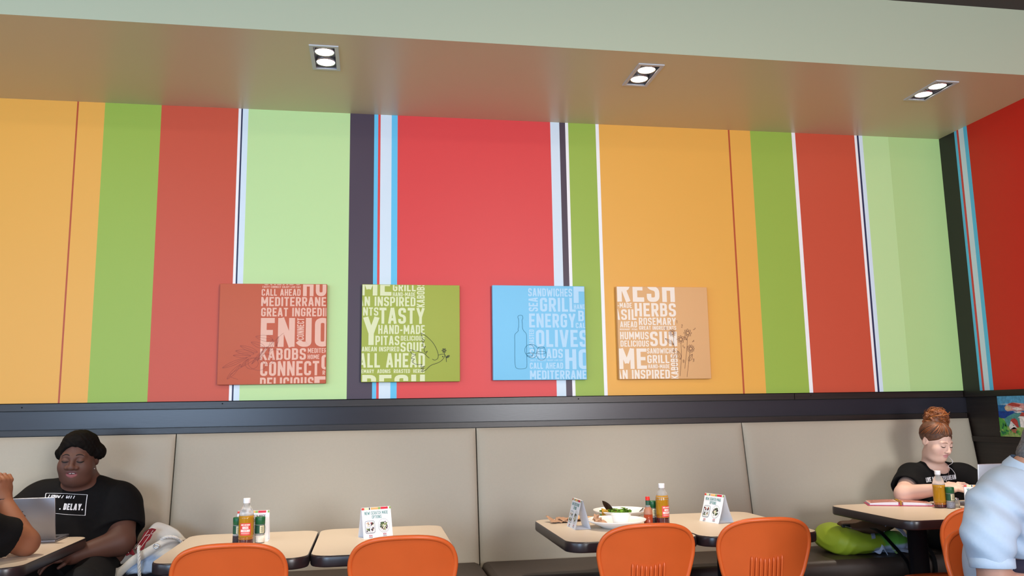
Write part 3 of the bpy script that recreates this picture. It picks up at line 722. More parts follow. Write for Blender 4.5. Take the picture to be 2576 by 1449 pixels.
# ------------------------------------------------------------------ table things
TZ = .7452
CARD = mat('card_white', '#eef0f5', rough=.55, spec=.3); TEAL = mat('print_teal', '#3f8a86', rough=.6); GREYINK = mat('print_grey', '#4a4a4a', rough=.6); REDINK = mat('print_red', '#b0304a', rough=.6)
FOOD = [mat('print_' + n, c, rough=.6) for n, c in (('plate', '#c9d0d6'), ('plate_in', '#e9ecee'), ('leaf', '#3f5a34'), ('plum', '#3b2438'), ('olive', '#8c9a62'), ('tomato', '#a23a34'), ('cream', '#e6dcc6'), ('rim', '#8f99a3'))]
STRIP = [mat('strip_' + n, c, rough=.55) for n, c in (('rust', '#cf4436'), ('pale', '#d7e3b8'), ('black', '#22242a'), ('orange', '#eab070'), ('green', '#8aab5a'), ('crimson', '#d02a40'), ('white', '#f0f2f2'))]
def make_tent(w=.134, h=.128, d=.075, curl=.0, po=.0007, rnd=random.Random(2), ink=None):
    root = empty('tent_card', (0, 0, 0)); th = .0006
    def front(u, v):   # u 0..1 across, v 0..1 downwards; slight inward curl
        return (-w / 2 + w * u, -d / 2 * v - .0035 * (1 - v) + curl * math.sin(PI * v) , h * (1 - v))
    def back(u, v): x, y, z = front(u, v); return (x, -y, z)
    m = MB(); N = 8
    for fn, flip in ((front, 0), (back, 1)):
        for o in (0, .0007):
            vv = [(fn(u, k / N)[0], fn(u, k / N)[1] + (o if not flip else -o), fn(u, k / N)[2]) for k in range(N + 1) for u in (0, 1)]
            m.mesh(vv, [(2 * k, 2 * k + 1, 2 * k + 3, 2 * k + 2) for k in range(N)], 0, True)
    m.face([front(0, 0), front(1, 0), back(1, 0), back(0, 0)]); m.face([(-w / 2, -d / 2, .0004), (w / 2, -d / 2, .0004), (w / 2, d / 2, .0004), (-w / 2, d / 2, .0004)])
    m.build('card', CARD, root)
    P = lambda u, v, o=0: (front(u, v)[0], front(u, v)[1] - po - o, front(u, v)[2])
    m = MB()
    segs = [(0, .09, 0), (.095, .24, 1), (.25, .285, 2), (.31, .56, 3), (.56, .645, 4), (.65, .90, 5), (.92, .945, 6), (.945, 1, 4)]
    for fn, s in ((front, -1), (back, 1)):
        for a, b, mi in segs: m.face([(fn(u, v)[0], fn(u, v)[1] + s * .0006, fn(u, v)[2]) for u, v in ((a, .003), (b, .003), (b, .075), (a, .075))], mi)
    m.build('colour_strip', STRIP, root)
    m = MB(); words(m, 'NEW! SCRATCH MADE', .09, .13, .89, .235, P, 0, t=.12); words(m, 'OPTIONS', .33, .26, .66, .365, P, 0, t=.12); m.build('lettering', ink or TEAL, root)
    m = MB()
    for cx, cy in ((.25, .885), (.73, .86)): words(m, 'NEW!', cx - .055, cy, cx + .055, cy + .045, P, 0, t=.14)
    m.build('lettering', REDINK, root)
    m = MB()
    for cx, cy in ((.25, .95), (.73, .925)):
        for k in range(5): m.face([P(cx - .065 + .027 * k, cy), P(cx - .045 + .027 * k, cy), P(cx - .045 + .027 * k, cy + .02), P(cx - .065 + .027 * k, cy + .02)])
    m.build('caption_line', GREYINK, root)
    m = MB(); asp = w / math.hypot(h, d / 2)
    def blob(cx, cy, r, mi, lay, n=7, sq=1.0):
        a0 = rnd.uniform(0, 6); m.face([P(cx + r * rnd.uniform(.7, 1.1) * math.cos(a0 + 2 * PI * k / n), cy + sq * r * asp * rnd.uniform(.7, 1.1) * math.sin(a0 + 2 * PI * k / n), .00012 * lay) for k in range(n)], mi)
    def rrect(cx, cy, rx, ry, mi, lay):
        m.face([P(cx + math.copysign(rx * abs(math.cos(a)) ** .35, math.cos(a)), cy + math.copysign(ry * abs(math.sin(a)) ** .35, math.sin(a)), .00012 * lay) for a in [2 * PI * (k + .5) / 24 for k in range(24)]], mi)
    rrect(.245, .63, .175, .205, 7, 0); rrect(.245, .627, .165, .19, 0, 1)
    for qx in (-1, 1):
        for qy in (-1, 1):
            cx, cy = .245 + qx * .075, .627 + qy * .088; rrect(cx, cy, .068, .078, 1, 2)
            for k in range(14): blob(cx + rnd.uniform(-.042, .042), cy + rnd.uniform(-.05, .05), rnd.uniform(.016, .034), rnd.choice((2, 3, 3, 5, 6) if qx > 0 else ((6, 5, 6, 3) if qy < 0 else (4, 2, 2, 3))), 3 + k * .3)
    cx, cy = .72, .61
    for r, mi, l in ((.2, 7, 0), (.192, 1, 1), (.165, 0, 2), (.15, 1, 3)): m.face([P(cx + r * math.cos(2 * PI * k / 28), cy + r * asp * 1.12 * math.sin(2 * PI * k / 28), .00012 * l) for k in range(28)], mi)
    for k in range(80):
        a = rnd.uniform(0, 2 * PI); rr = .13 * math.sqrt(rnd.random()); blob(cx + rr * math.cos(a), cy + rr * asp * math.sin(a), rnd.uniform(.018, .036), rnd.choice((2, 3, 2, 3, 4, 6) if rr > .06 else (6, 6, 1, 4)), 4 + k * .1, 6)
    m.build('food_picture', FOOD, root)
    return root
TENTS = [(-.497, -.905, .0, 0, GREYINK, 'white tent card standing behind the dressing bottle and two shakers'), (.028, -.937, .33, 0, TEAL, 'white tent card alone on its table behind an orange chair'),
         (.955, -.912, -1.52, 0, TEAL, 'white tent card angled on the used-plates table in front of a brown napkin'), (1.635, -.90, -1.25, .004, TEAL, 'white tent card alone on the table joined to the used-plates one'),
         (3.045, -.915, -.55, 0, TEAL, 'white tent card on the woman\'s table, mostly hidden by the polo shirt')]
for x, y, rz, cu, ink, lab in TENTS:
    t = make_tent(curl=cu, ink=ink, rnd=random.Random(int(x * 100)), d=.095 if cu else .075, po=.0016 if cu else .0007); t.location = (x, y, TZ); t.rotation_euler = (0, 0, rz); tag(t, lab, 'menu card', 'tent cards on the tables')

GLASS = mat('clear_plastic', '#e6e6e4', rough=.2, trans=.72, ior=1.12, spec=.6); CAPW = mat('white_cap', '#eceff4', rough=.4)
AMBER = mat('dressing_oil', '#b88420', rough=.12, trans=.15, ior=1.2, spec=.6, coat=.6); VINEG = mat('dressing_vinegar', '#4a151e', rough=.12, trans=.0, spec=.6, coat=.6); HAZE = mat('dressing_mix', '#a8661c', rough=.12, trans=.1, coat=.6)
LABR = mat('label_red', '#d8463f', rough=.45); INKW = mat('ink_white', '#f4efe9', rough=.5)
def make_dressing(fill, vin, label_ang, ang_w=1.5):
    root = empty('dressing_bottle', (0, 0, 0)); R = .0305
    prof = [(.0001, .001), (.026, .001), (R, .006), (R, .060), (R, .120), (.0295, .128), (.025, .143), (.018, .157), (.0132, .164), (.0128, .176)]
    m = MB(); m.lathe(prof, n=40); m.build('bottle', GLASS, root)
    def inner(z):
        for (r0, z0), (r1, z1) in zip(prof[1:], prof[2:]):
            if z0 <= z <= z1: return (r0 + (r1 - r0) * (z - z0) / max(z1 - z0, 1e-6)) + .0003
        return R + .0003
    for nm, z0, z1, mt in (('vinegar', .002, vin, VINEG), ('settling_layer', vin, vin + .010, HAZE), ('oil', vin + .010, fill, AMBER)):
        zz = [z0 + (z1 - z0) * k / 8 for k in range(9)]; m = MB(); m.lathe([(.0001, z0)] + [(inner(z), z) for z in zz] + [(.0001, z1)], n=36); m.build(nm, mt, root)
    m = MB(); m.lathe([(.0142, .170), (.0146, .171), (.0146, .188), (.0138, .190), (.0001, .1902)], n=28)
    c = m.build('cap', CAPW, root)
    if label_ang is not None:
        H0, H1 = .040, .090
        def mp(u, v, o=.0007): a = label_ang + (u - .5) * ang_w; return ((R + o) * math.cos(a), (R + o) * math.sin(a), H1 - (H1 - H0) * v)
        m = MB(); n = 16
        vv = [mp(i / n, v) for v in (0, 1) for i in range(n + 1)]; m.mesh(vv, [(i, n + 1 + i, n + 2 + i, i + 1) for i in range(n)], 0, True); lb = m.build('label', LABR, root)
        m = MB(); mq = lambda u, v, o=0: mp(u, v, .0011 + o); words(m, 'ZOËS KITCHEN', .1, .09, .9, .2, mq, 0, t=.2); words(m, 'GREEK', .24, .27, .76, .47, mq, 0, t=.2); words(m, 'DRESSING', .09, .52, .91, .72, mq, 0, t=.2)
        for v in (.80, .87): lines(m, [([(.12 + .076 * k, v) for k in range(11)], False)], .018, mq)
        m.build('lettering', INKW, lb)
    return root
for x, y, f, v, la, lab in ((-.514, -.995, .119, .022, -PI / 2 + .03, 'dressing bottle between two green-capped shakers, at the brightest bench table'), (1.352, -.945, .136, .036, -PI / 2 + .34, 'nearly full dressing bottle beside the red-capped hot sauce'),
                            (2.953, -.735, .118, .018, None, 'dressing bottle with its label turned away, in front of the open binder')):
    b = make_dressing(f, v, la); b.location = (x, y, TZ); tag(b, lab, 'bottle', 'dressing bottles')

GCAP = mat('green_cap', '#0f5a36', rough=.4, spec=.5); GLAB = mat('green_label', '#1d4d38', rough=.5); CREAM = mat('label_cream', '#ded6b4', rough=.5)
HERB = mat('dried_herbs', '#3a2f33', rough=.8, noise=.5, nscale=400); CHEESE = mat('grated_cheese', '#e6e0d2', rough=.8, noise=.15, nscale=300); SALTB = mat('pale_flakes', '#8c8fa0', rough=.7, noise=.4, nscale=300)
def make_shaker(fillm, ang, H=.108, fill=.042):
    root = empty('shaker_jar', (0, 0, 0)); R = .0205
    m = MB(); m.lathe([(.0001, .001), (.018, .001), (R, .004), (R, .034), (.0195, .037), (R, .040), (R, .076), (.018, .080)], n=28); m.build('jar', GLASS, root)
    m = MB(); m.lathe([(.0001, .003), (R - .002, .002), (R + .0003, .005), (R + .0003, .032), (.0001, .034)], n=24); m.build('contents', fillm, root)
    m = MB(); n = 28; m.lathe([(R + .0003, .040), (R + .0003, .0745)], n=n); lb = m.build('label', GLAB, root)
    mp = lambda u, v, o: ((R + o) * math.cos(ang + (u - .5)), (R + o) * math.sin(ang + (u - .5)), .073 - .031 * v)
    m = MB(); vv = [mp(i / 8, v, .0007) for v in (0, 1) for i in range(9)]; m.mesh(vv, [(i, 9 + i, 10 + i, i + 1) for i in range(8)], 0, True); m.build('label_panel', CREAM, lb)
    m = MB()
    for k in range(6): lines(m, [([(.2 + .1 * j, .2 + .13 * k) for j in range(7)], False)], .05, lambda u, v, o=0: mp(u, v, .001 + o))
    m.build('barcode', GLAB, lb)
    m = MB(); m.lathe([(.0195, .077), (.0212, .078), (.0212, H - .003), (.0195, H), (.0001, H + .0003)], n=28); m.build('cap', GCAP, root)
    return root
for x, y, fm, an, lab in ((-.553, -.955, HERB, -1.25, 'green-capped shaker of dark dried herbs beside the dressing bottle\'s tent card table'), (-.461, -.965, CHEESE, -1.0, 'green-capped shaker of white grated cheese in front of a tent card'),
                          (1.315, -.905, HERB, -1.35, 'green-capped shaker between hot sauce and dressing bottle'), (2.985, -.775, SALTB, -1.6, 'green-capped shaker of pale flakes by the woman in the black shirt')):
    s = make_shaker(fm, an); s.location = (x, y, TZ); tag(s, lab, 'shaker', 'green-capped shakers')
# small glass shaker half hidden behind the green-capped one
root = empty('salt_shaker', (3.040, -.745, TZ), 0, 'tiny glass shaker next to the green-capped one on the woman\'s table', 'shaker')
m = MB(); m.lathe([(.0001, .001), (.016, .001), (.017, .03), (.012, .04)], n=20); m.build('jar', GLASS, root); m = MB(); m.lathe([(.0001, .002), (.0155, .002), (.016, .02), (.0001, .021)], n=20); m.build('contents', CHEESE, root)
m = MB(); m.lathe([(.013, .039), (.013, .046), (.0001, .05)], n=20); m.build('cap', mat('steel_cap', '#b8bcc4', rough=.25, metal=.9), root)
# hot sauce
root = empty('hot_sauce_bottle', (1.283, -.94, TZ), 0, 'slim hot sauce bottle with red cap and green neck band', 'bottle')
prof = [(.0001, .001), (.0185, .001), (.0205, .005), (.0205, .062), (.018, .074), (.0115, .086), (.0095, .098), (.009, .118)]
m = MB(); m.lathe(prof, n=28); m.build('bottle', GLASS, root)
SAUCE = mat('hot_sauce', '#9c3c20', rough=.3, coat=.5, noise=.15, nscale=40); SAUCE2 = mat('hot_sauce_film', '#c98a6c', rough=.4, trans=.3)
m = MB(); m.lathe([(.0001, .002), (.0190, .002), (.0208, .006), (.0208, .052), (.0001, .053)], n=24); m.build('sauce', SAUCE, root)
m = MB(); m.lathe([(.0207, .0525), (.0207, .062), (.0183, .074), (.0118, .0855)], n=24); m.build('sauce_film', SAUCE2, root)
m = MB(); m.lathe([(.0101, .092), (.0103, .093), (.0100, .116), (.0094, .117)], n=24); m.build('neck_band', GLAB, root)
m = MB(); m.lathe([(.0100, .115), (.0104, .117), (.0100, .131), (.0001, .1315)], n=24); m.build('cap', mat('red_cap', '#d62a24', rough=.4), root)

# ------------------------------------------------------------------ used plates
CHINA = mat('white_china', '#efefee', rough=.22, spec=.5, coat=.3)
def make_plate(R, hgt, foot):
    m = MB(); m.lathe([(.0001, .012), (foot * .9, .012), (foot * 1.15, .014), (R * .80, hgt * .72), (R * .99, hgt), (R, hgt + .002), (R * .985, hgt - .003), (foot * 1.1, .006), (foot, .0), (foot * .93, .0), (foot * .9, .005), (.0001, .005)], n=56); return m
root = empty('salad_plate', (1.232, -.672, TZ), 0, 'round white plate with leftover salad leaves at the back of the used-plates table', 'plate', 'used white plates'); make_plate(.137, .044, .072).build('plate', CHINA, root)
root = empty('side_plate', (1.122, -.957, TZ), 0, 'white plate holding a crumpled brown napkin and a white ramekin', 'plate', 'used white plates'); make_plate(.138, .036, .065).build('plate', CHINA, root)
root = empty('ramekin', (1.143, -.962, TZ + .0125), 0, 'small white ramekin sitting on the napkin plate', 'ramekin')
m = MB(); m.lathe([(.0001, .0), (.032, .0), (.034, .002), (.0415, .036), (.0460, .042), (.0460, .045), (.043, .046), (.040, .040), (.032, .006), (.0001, .005)], n=40); m.build('bowl', CHINA, root)
def leaf_mesh(m, base, tip, width, bow, mi, rnd, face=(0, 0, 1)):
    b, t = Vector(base), Vector(tip); d = t - b; s = d.cross(Vector(face)); s = s.normalized() if s.length > 1e-5 else Vector((1, 0, 0)); n_ = s.cross(d).normalized(); N = 8; vv = []
    for i in range(N + 1):
        u = i / N; w = width * math.sin(PI * min(1, u * .9 + .1)) ** .8; c = b + d * u + n_ * bow * math.sin(PI * u)
        for j in (-1, -.5, 0, .5, 1): vv.append(c + s * w * j + n_ * (.25 * w * abs(j) + rnd.uniform(-.1, .1) * w))
    m.mesh(vv, [(i * 5 + j, i * 5 + j + 1, i * 5 + j + 6, i * 5 + j + 5) for i in range(N) for j in range(4)], mi, True)
rnd = random.Random(7)
LEAFG = mat('salad_green', '#6f9a34', rough=.45, noise=.3, nscale=60, spec=.5); LEAFD = mat('salad_dark', '#2b1713', rough=.35, spec=.5, noise=.3, nscale=40); LEAFY = mat('salad_roast', '#a8842e', rough=.5, noise=.4, nscale=90)
px, py, pz = 1.232, -.672, TZ + .014
root = empty('dark_salad_leaf', (px - .08, py - .03, pz), 0, 'long dark brown leaf sticking up from the salad plate', 'leaf')
m = MB(); leaf_mesh(m, (.04, 0, .01), (-.025, -.01, .082), .015, .010, 0, rnd, (.1, 1, .2)); m.build('leaf_blade', LEAFD, root)
m = MB(); leaf_mesh(m, (.05, -.005, .006), (.0, -.012, .062), .011, .008, 0, rnd, (-.2, 1, .1)); m.build('leaf_blade', LEAFD, root)
for nm, cx, lab, n in (('salad_leaf', -.085, 'frilly green salad leaves under the long dark leaf', 13), ('salad_leaf', -.005, 'clump of green salad leaf near the middle of the plate', 11)):
    root = empty(nm, (px + cx, py - .05, pz), 0, lab, 'salad', 'salad leftovers on the plate')
    for k in range(n):
        m = MB(); x0, y0 = rnd.uniform(-.03, .03), rnd.uniform(-.02, .02); leaf_mesh(m, (x0, y0, rnd.uniform(.004, .012)), (x0 + rnd.uniform(-.03, .03), y0 + rnd.uniform(-.025, .02), rnd.uniform(.026, .05)), rnd.uniform(.014, .024), rnd.uniform(.006, .016), 0, rnd)
        m.build('leaf_blade', LEAFY if (cx < -.05 and k % 3 == 0) else LEAFG, root)
root = empty('fork', (px + .085, py - .03, TZ + .028), .9, 'steel fork resting on the rim of the salad plate', 'fork')
m = MB(); m.tube([(-.05, 0, -.008), (0, 0, .004), (.06, 0, .016)], [.003, .0025, .004], 8); m.build('handle', mat('steel', '#9a9ca4', rough=.25, metal=.95), root)
KRAFT = mat('kraft_paper', '#b58f72', rough=.8, spec=.2, noise=.08, nscale=60, bump=.3, bscale=400)
KRAFTL = mat('kraft_light', '#cfa77e', rough=.8, spec=.2)
WAXP = mat('wax_paper', '#e6d9c0', rough=.6)

# ------------------------------------------------------------------ open ring binder
root = empty('ring_binder', (2.835, -.555, TZ), -.42, 'open ring binder with pink scribbled pages in front of the bun-haired woman', 'binder')
PINKC = mat('binder_cover', '#b02a56', rough=.4); PAGE = mat('page_edge', '#e4e2ec', rough=.7, noise=.08, nscale=200, stretch=(.2, .2, 40)); GOLD = mat('brass', '#b8923c', rough=.25, metal=.9)
PINKP = mat('scribbled_page', '#e2bcac', rough=.7); INKR = mat('pen_red', '#a8443f', rough=.7)
for s, nm in ((-1, 'cover'), (1, 'cover')):
    m = MB(); m.box(min(0, s * .165), max(0, s * .165), -.065, .085, .0, .004, 0, .0015); cv = m.build('cover', PINKC, root)
    m = MB(); x0, x1 = sorted((s * .012, s * .155)); n = 10
    rows = [(x0 + (x1 - x0) * k / n) for k in range(n + 1)]; top = lambda x: .006 + .014 * math.exp(-abs(x) / .25) + .002 * math.sin(abs(x) * 22)
    m.loft([[(x, -.06, .0045), (x, .08, .0045), (x, .08, top(x)), (x, -.06, top(x))] for x in rows], 0, True, True, False); m.build('page_block', PAGE, cv)
    m = MB(); m.mesh([(x, y, top(x) + .0004) for x in rows for y in (-.0595, .0795)], [(2 * k, 2 * k + 1, 2 * k + 3, 2 * k + 2) for k in range(n)], 0, True); pg = m.build('page', PINKP, cv)
    m = MB(); rr = random.Random(5 + s)
    for k in range(16):
        y = -.05 + .125 * k / 15; pts = [(x0 + (x1 - x0) * (.04 + .92 * j / 14), y + rr.uniform(-.004, .004)) for j in range(15) if rr.random() > .12]
        for q in strip_quads(pts, .0032): m.face([(a, b, top(a) + .0009) for a, b in q])
    m.build('handwriting', INKR, cv)
m = MB(); m.box(-.011, .011, -.065, .085, .0, .006, 0, .002); m.build('spine', PINKC, root)
for y in (-.045, -.02, .01, .04, .065):
    m = MB(); m.tube([(.015 * math.cos(a), y, .008 + .016 * math.sin(a)) for a in [PI * k / 10 for k in range(11)]], .0017, 6); m.build('ring', GOLD, root)
m = MB(); m.tube([(0, -.068, .004), (-.002, -.070, .03)], .004, 8); m.build('clasp', GOLD, root)

# ------------------------------------------------------------------ laptops
ALU = mat('aluminium', '#8f9098', rough=.38, metal=.75); KEYB = mat('keyboard', '#1d1e22', rough=.5); SCREEN = mat('screen_glow', '#101014', emit='#dfe8ff', estr=1.1, rough=.1); LOGO = mat('laptop_emblem', '#141418', rough=.3)
def laptop(loc, rz, tilt, label, w=.305, d=.212, alu=ALU, emblem=True):
    root = empty('laptop', loc, rz, label, 'laptop', 'silver laptops')   # hinge at the local origin, keyboard in +y, lid stands at y=0
    m = MB(); m.box(-w / 2, w / 2, .0, d, .0, .012, 0, .004); b = m.build('laptop_base', alu, root)
    m = MB(); m.box(-w / 2 + .02, w / 2 - .02, .02, .118, .0125, .0128)
    kb = m.build('keyboard', KEYB, b)
    m = MB(); m.box(-.05, .05, .128, .2, .0122, .0126); m.build('trackpad', alu, b)
    rot = Matrix.Translation((0, .006, .012)) @ Matrix.Rotation(tilt, 4, 'X')
    m = MB(); m.box(-w / 2, w / 2, -.0035, .0035, .002, d, 0, .003); l = m.build('lid', alu, root, xf=rot)
    m = MB(); m.box(-w / 2 + .008, w / 2 - .008, .0036, .0039, .012, d - .008); m.build('screen', SCREEN, l, xf=rot)
    if emblem:
        m = MB(); f = lambda u, v: (u + .014, -.0038, v)
        m.face([f(.002 + .0075 * math.cos(a) * .55 + .004, d * .62 + .012 + .006 * math.sin(a)) if False else f(.004 + .0065 * math.cos(a + .8), d * .6 + .016 + .0028 * math.sin(a) + .004 * math.cos(a + .8)) for a in [2 * PI * k / 12 for k in range(12)]])
        m.face([f(.012 + .008 * math.cos(a) - .002 * math.sin(a), d * .6 + .002 + .004 * math.sin(a) - .004 * math.cos(a)) for a in [2 * PI * k / 12 for k in range(12)]])
        m.build('emblem', LOGO, l, xf=rot)
    return root
laptop((-1.514, -.705, TZ), 0.02, .2, 'silver laptop with dark emblem, lid tilted, in front of the seated dark-haired person', d=.189)
laptop((3.283, -.80, TZ), .0, .10, 'pale silver laptop half hidden behind the man\'s shoulder', alu=mat('aluminium_pale', '#c3c9d6', rough=.3, metal=.6), emblem=False)

# ------------------------------------------------------------------ people
def V3(*a): return np.array(a, float)
class Head:
    def __init__(s, c, F, U=(0, 0, 1), scale=1.0):
        s.c = np.array(c, float); F = np.array(F, float); F /= np.linalg.norm(F); U = np.array(U, float); U = U - F * (U @ F); U /= np.linalg.norm(U)
        s.R = np.stack([np.cross(F, U), F, U], 1); s.k = scale
    def w(s, x, y, z): return s.c + s.R @ (np.array((x, y, z)) * s.k)
    def loc(s, P): return (P - s.c) @ s.R / s.k
    def ell(s, S, c, r, k=.01, op='u'): S.ell(s.w(*c), np.array(r, float) * s.k, k * s.k, s.R, op)
    def cap(s, S, a, b, ra, rb=None, k=.01, op='u'): S.cap(s.w(*a), s.w(*b), ra * s.k, (rb or ra) * s.k, k * s.k, op)
    def put(s, S, zf=1.0, wide=0.0, jaw=1.0, cheek=1.0, nose=1.0, lips=1.0, mouth=.0022, double=0.0, ear=1.0):
        s.zf = zf
        Z = lambda z: .012 + (z - .012) * zf if z < .012 else z
        E = lambda S_, c, r, k=.01, op='u': s.ell(S_, (c[0], c[1], Z(c[2])), r, k, op)
        if wide: E(S, (0, .016, -.042), (.074 * wide, .070, .068), .03)
        E(S, (0, -.012, .032), (.073, .092, .085), .02)
        E(S, (0, .03, -.03), (.060 * (1 + .3 * (jaw - 1)), .060, .078), .03)
        E(S, (0, .032, -.068), (.052 * jaw, .05, .042), .03)
        E(S, (0, .074, -.090), (.021, .019, .017), .022)
        for q in (-1, 1):
            E(S, (q * .036, .058, -.030), (.027 * cheek, .024, .027), .03)
            s.cap(S, (q * .042, .0735, .028), (q * .013, .0815, .027), .006, .007, .018)
        for q in (-1, 1): E(S, (q * .031, .100, .010), (.018, .015, .0125), .012, 's')
        for q in (-1, 1): E(S, (q * .031, .0795, .010), (.0155, .0125, .0118), .003)
        s.cap(S, (0, .088, .018), (0, .106, Z(-.020)), .0068, .0095 * (1 + .3 * (nose - 1)), .012)
        E(S, (0, .107, -.026), (.0125 * nose, .011, .0098), .008)
        for q in (-1, 1): E(S, (q * .0135 * nose, .098, -.029), (.0088 * nose, .010, .008), .006)
        for q in (-1, 1): E(S, (q * .0072 * nose, .107, -.0375), (.0042, .005, .0034), .003, 's')
        E(S, (0, .090, -.0535), (.024, .0105 * lips, .0072 * lips), .006); E(S, (0, .087, -.0695), (.0205, .0115 * lips, .0085 * lips), .006)
        E(S, (0, .104, -.061), (.021, .016, mouth), .003, 's')
        if double: E(S, (0, .035, -.108), (.058, .046, .030 * double), .03)
        for q in (-1, 1):
            E(S, (q * (.0745 if not wide else .0755), -.012, -.002), (.0085, .019, .029), .006); E(S, (q * .0845, -.007, .002), (.005, .0105, .017), .004, 's')
    def face(s, S, x, z, off=.0005):
        """point on the skin straight ahead of local (x, z)"""
        y = .16
        for _ in range(60):
            d = S.ev(s.w(x, y, z)[None])[0] / s.k
            if d < .0004: break
            y -= max(d * .7, .0003)
        return Vector(s.w(x, y + off / s.k, z))
    def features(s, S, root, brow_m, lash_m, brow_h=.040, brow_w=.0032, lash_z=.0035, arch=.004, lash_w=.0016):
        for q in (-1, 1):
            m = MB(); xs = [.014 + .034 * k / 7 for k in range(8)]
            m.tube([s.face(S, q * x, brow_h + arch * math.sin(PI * (k / 7) ** .8) - .006 * (k / 7) ** 3, .0004) for k, x in enumerate(xs)], [brow_w * s.k * f for f in (.8, 1, 1, 1, .9, .75, .55, .25)], 6); m.build('eyebrow', brow_m, root)
            m = MB(); xs = [.031 - .0155 + .031 * k / 8 for k in range(9)]
            m.tube([s.face(S, q * x, lash_z + .0035 * (1 - ((x - .031) / .0155) ** 2) * -1 + .003, .0002) for x in xs], [lash_w * s.k * f for f in (.3, .8, 1, 1.1, 1.2, 1.2, 1.1, .9, .4)], 6); m.build('eyelashes', lash_m, root)
def hand(S, wrist, fwd, up, size=1.0, curl=.5, thumb=1, spread=.25):
    """palm, four bent fingers of different lengths and a thumb; fwd towards the finger tips, up = back of the hand; thumb: which side"""
    w = np.array(wrist, float); f = np.array(fwd, float); f /= np.linalg.norm(f); u = np.array(up, float); u -= f * (u @ f); u /= np.linalg.norm(u); r = np.cross(f, u) * thumb
    R = np.stack([r, f, u], 1); k = size
    S.ell(w + f * .048 * k, np.array((.040, .052, .015)) * k, .016, R)
    S.cap(w - f * .02 * k, w + f * .02 * k, .024 * k, .026 * k, .02)
    for i, (ox, L) in enumerate(((.030, .068), (.010, .076), (-.010, .070), (-.029, .054))):
        b = w + f * .088 * k + r * ox * k + u * .002; a = spread * ox / .03 * .35; d = f * math.cos(a) + r * math.sin(a); p = b; ang = .1
        for j, (sg, rr) in enumerate(((.45, .0088), (.32, .0080), (.26, .0070))):
            ang += curl * (.55, .8, .6)[j]; q = p + (d * math.cos(ang) - u * math.sin(ang)) * L * sg * k
            S.cap(p, q, rr * k, (rr - .0007) * k, .004 if j else .008); p = q
    b = w + f * .022 * k + r * .030 * k - u * .004; m1 = b + (f * .6 + r * .75 - u * .25) * .036 * k; m2 = m1 + (f * .9 + r * .2 - u * .35) * .030 * k
    S.cap(b, m1, .0125 * k, .010 * k, .012); S.cap(m1, m2, .0098 * k, .0078 * k, .004)
def skin_mat(name, rough=.5, sss=.0): return mat(name, '#888888', rough=rough, spec=.35, attr='Col', sss=sss, bump=.05, bscale=700)
def mixc(a, b, t): return a[None] * (1 - t[:, None]) + b[None] * t[:, None]
def lipmask(hd, P, w=.024, h=.0155, zc=-.0615):
    q = hd.loc(P); zc = .012 + (zc - .012) * hd.zf; d = (q[:, 0] / w) ** 2 + ((q[:, 2] - zc) / h) ** 2; return np.clip((1.15 - d) / .3, 0, 1) * (q[:, 1] > .07)
def fold(P, amp, sc=1.0, ph=0.0, ax=(1, .6, -.8)):
    return amp * (np.sin(P @ np.array((34, 21, -29)) * sc + ph + 2.2 * np.sin(P @ np.array((9, -13, 17)) * sc)) + .6 * np.sin(P @ np.array((-18, 47, 31)) * sc + 1.7 * np.sin(P @ np.array((23, 8, -11)) * sc)))
BLACKTEE = mat('black_jersey', '#0b0b0d', rough=.85, spec=.2, noise=.2, nscale=30, bump=.2, bscale=600, sheen=.0)
TROUS = mat('dark_trousers', '#0f1013', rough=.8, spec=.25); SHOE = mat('dark_shoe', '#151517', rough=.5)
TEEINK = mat('shirt_print_white', '#dcdfe6', rough=.7)
def legs(root, hips, knees, feet, r, m_=None, waist=None):
    S = Solid()
    if waist: S.ell(waist[0], waist[1], .04, waist[2])
    mid = (np.array(hips[0]) + np.array(hips[1])) / 2
    S.ell(mid, (.19 * r / .09, .15, .10), .04)
    for h, k, f in zip(hips, knees, feet): S.cap(h, k, r * 1.1, r * .85, .04); S.cap(k, f, r * .82, r * .55, .03)
    A = np.array(list(hips) + list(knees) + list(feet)); S.build('trousers', A.min(0) - .26, A.max(0) + .26, .011, m_ or TROUS, root)
    for f, k in zip(feet, knees):
        f = np.array(f); d = np.array(k) - mid; d[2] = 0; d /= np.linalg.norm(d)
        q = Solid(); q.cap((f[0], f[1], .045), (f[0] + d[0] * .15, f[1] + d[1] * .15, .036), .042, .036, .02); q.cut((0, 0, -1), (0, 0, .004)); q.build('shoe', f + np.array((-.25, -.25, -.3)), f + np.array((.25, .25, .12)), .008, SHOE, root)

# --- dark-haired person in the black printed T-shirt
X1 = -1.372
p1 = empty('person', (X1, -.35, 0), 0, 'dark-haired person in black T-shirt with boxed white print, seated behind a silver laptop', 'person')
p1m = Matrix.Translation((-X1, .35, 0))
def local(o): o.matrix_parent_inverse = p1.matrix_world.inverted(); return o
hd = Head((X1, -.43, 1.091), (0.03, -1, -.15), (.03, 0, 1), 1.04)
S = Solid(); hd.put(S, zf=.80, wide=.93, jaw=1.15, cheek=1.05, nose=1.35, lips=1.1, mouth=.0036, double=1.0)
S.cap((X1, -.385, 1.03), (X1, -.345, .93), .066, .082, .03)
S.ell((X1, -.345, .80), (.215, .13, .20), .06); S.ell((X1, -.35, .64), (.245, .145, .17), .06); S.cap((X1 - .15, -.345, .905), (X1 + .15, -.34, .885), .06, .06, .06)
AR = [(-1.19, -.35, .86), (-1.155, -.465, .706), (-1.33, -.580, .664)]; AL = [(-1.565, -.365, .885), (-1.625, -.46, .80), (-1.525, -.555, .795)]
for A in (AR, AL):
    S.cap(A[0], A[1], .070, .062, .03); S.cap(A[1], A[2], .062, .036, .02)
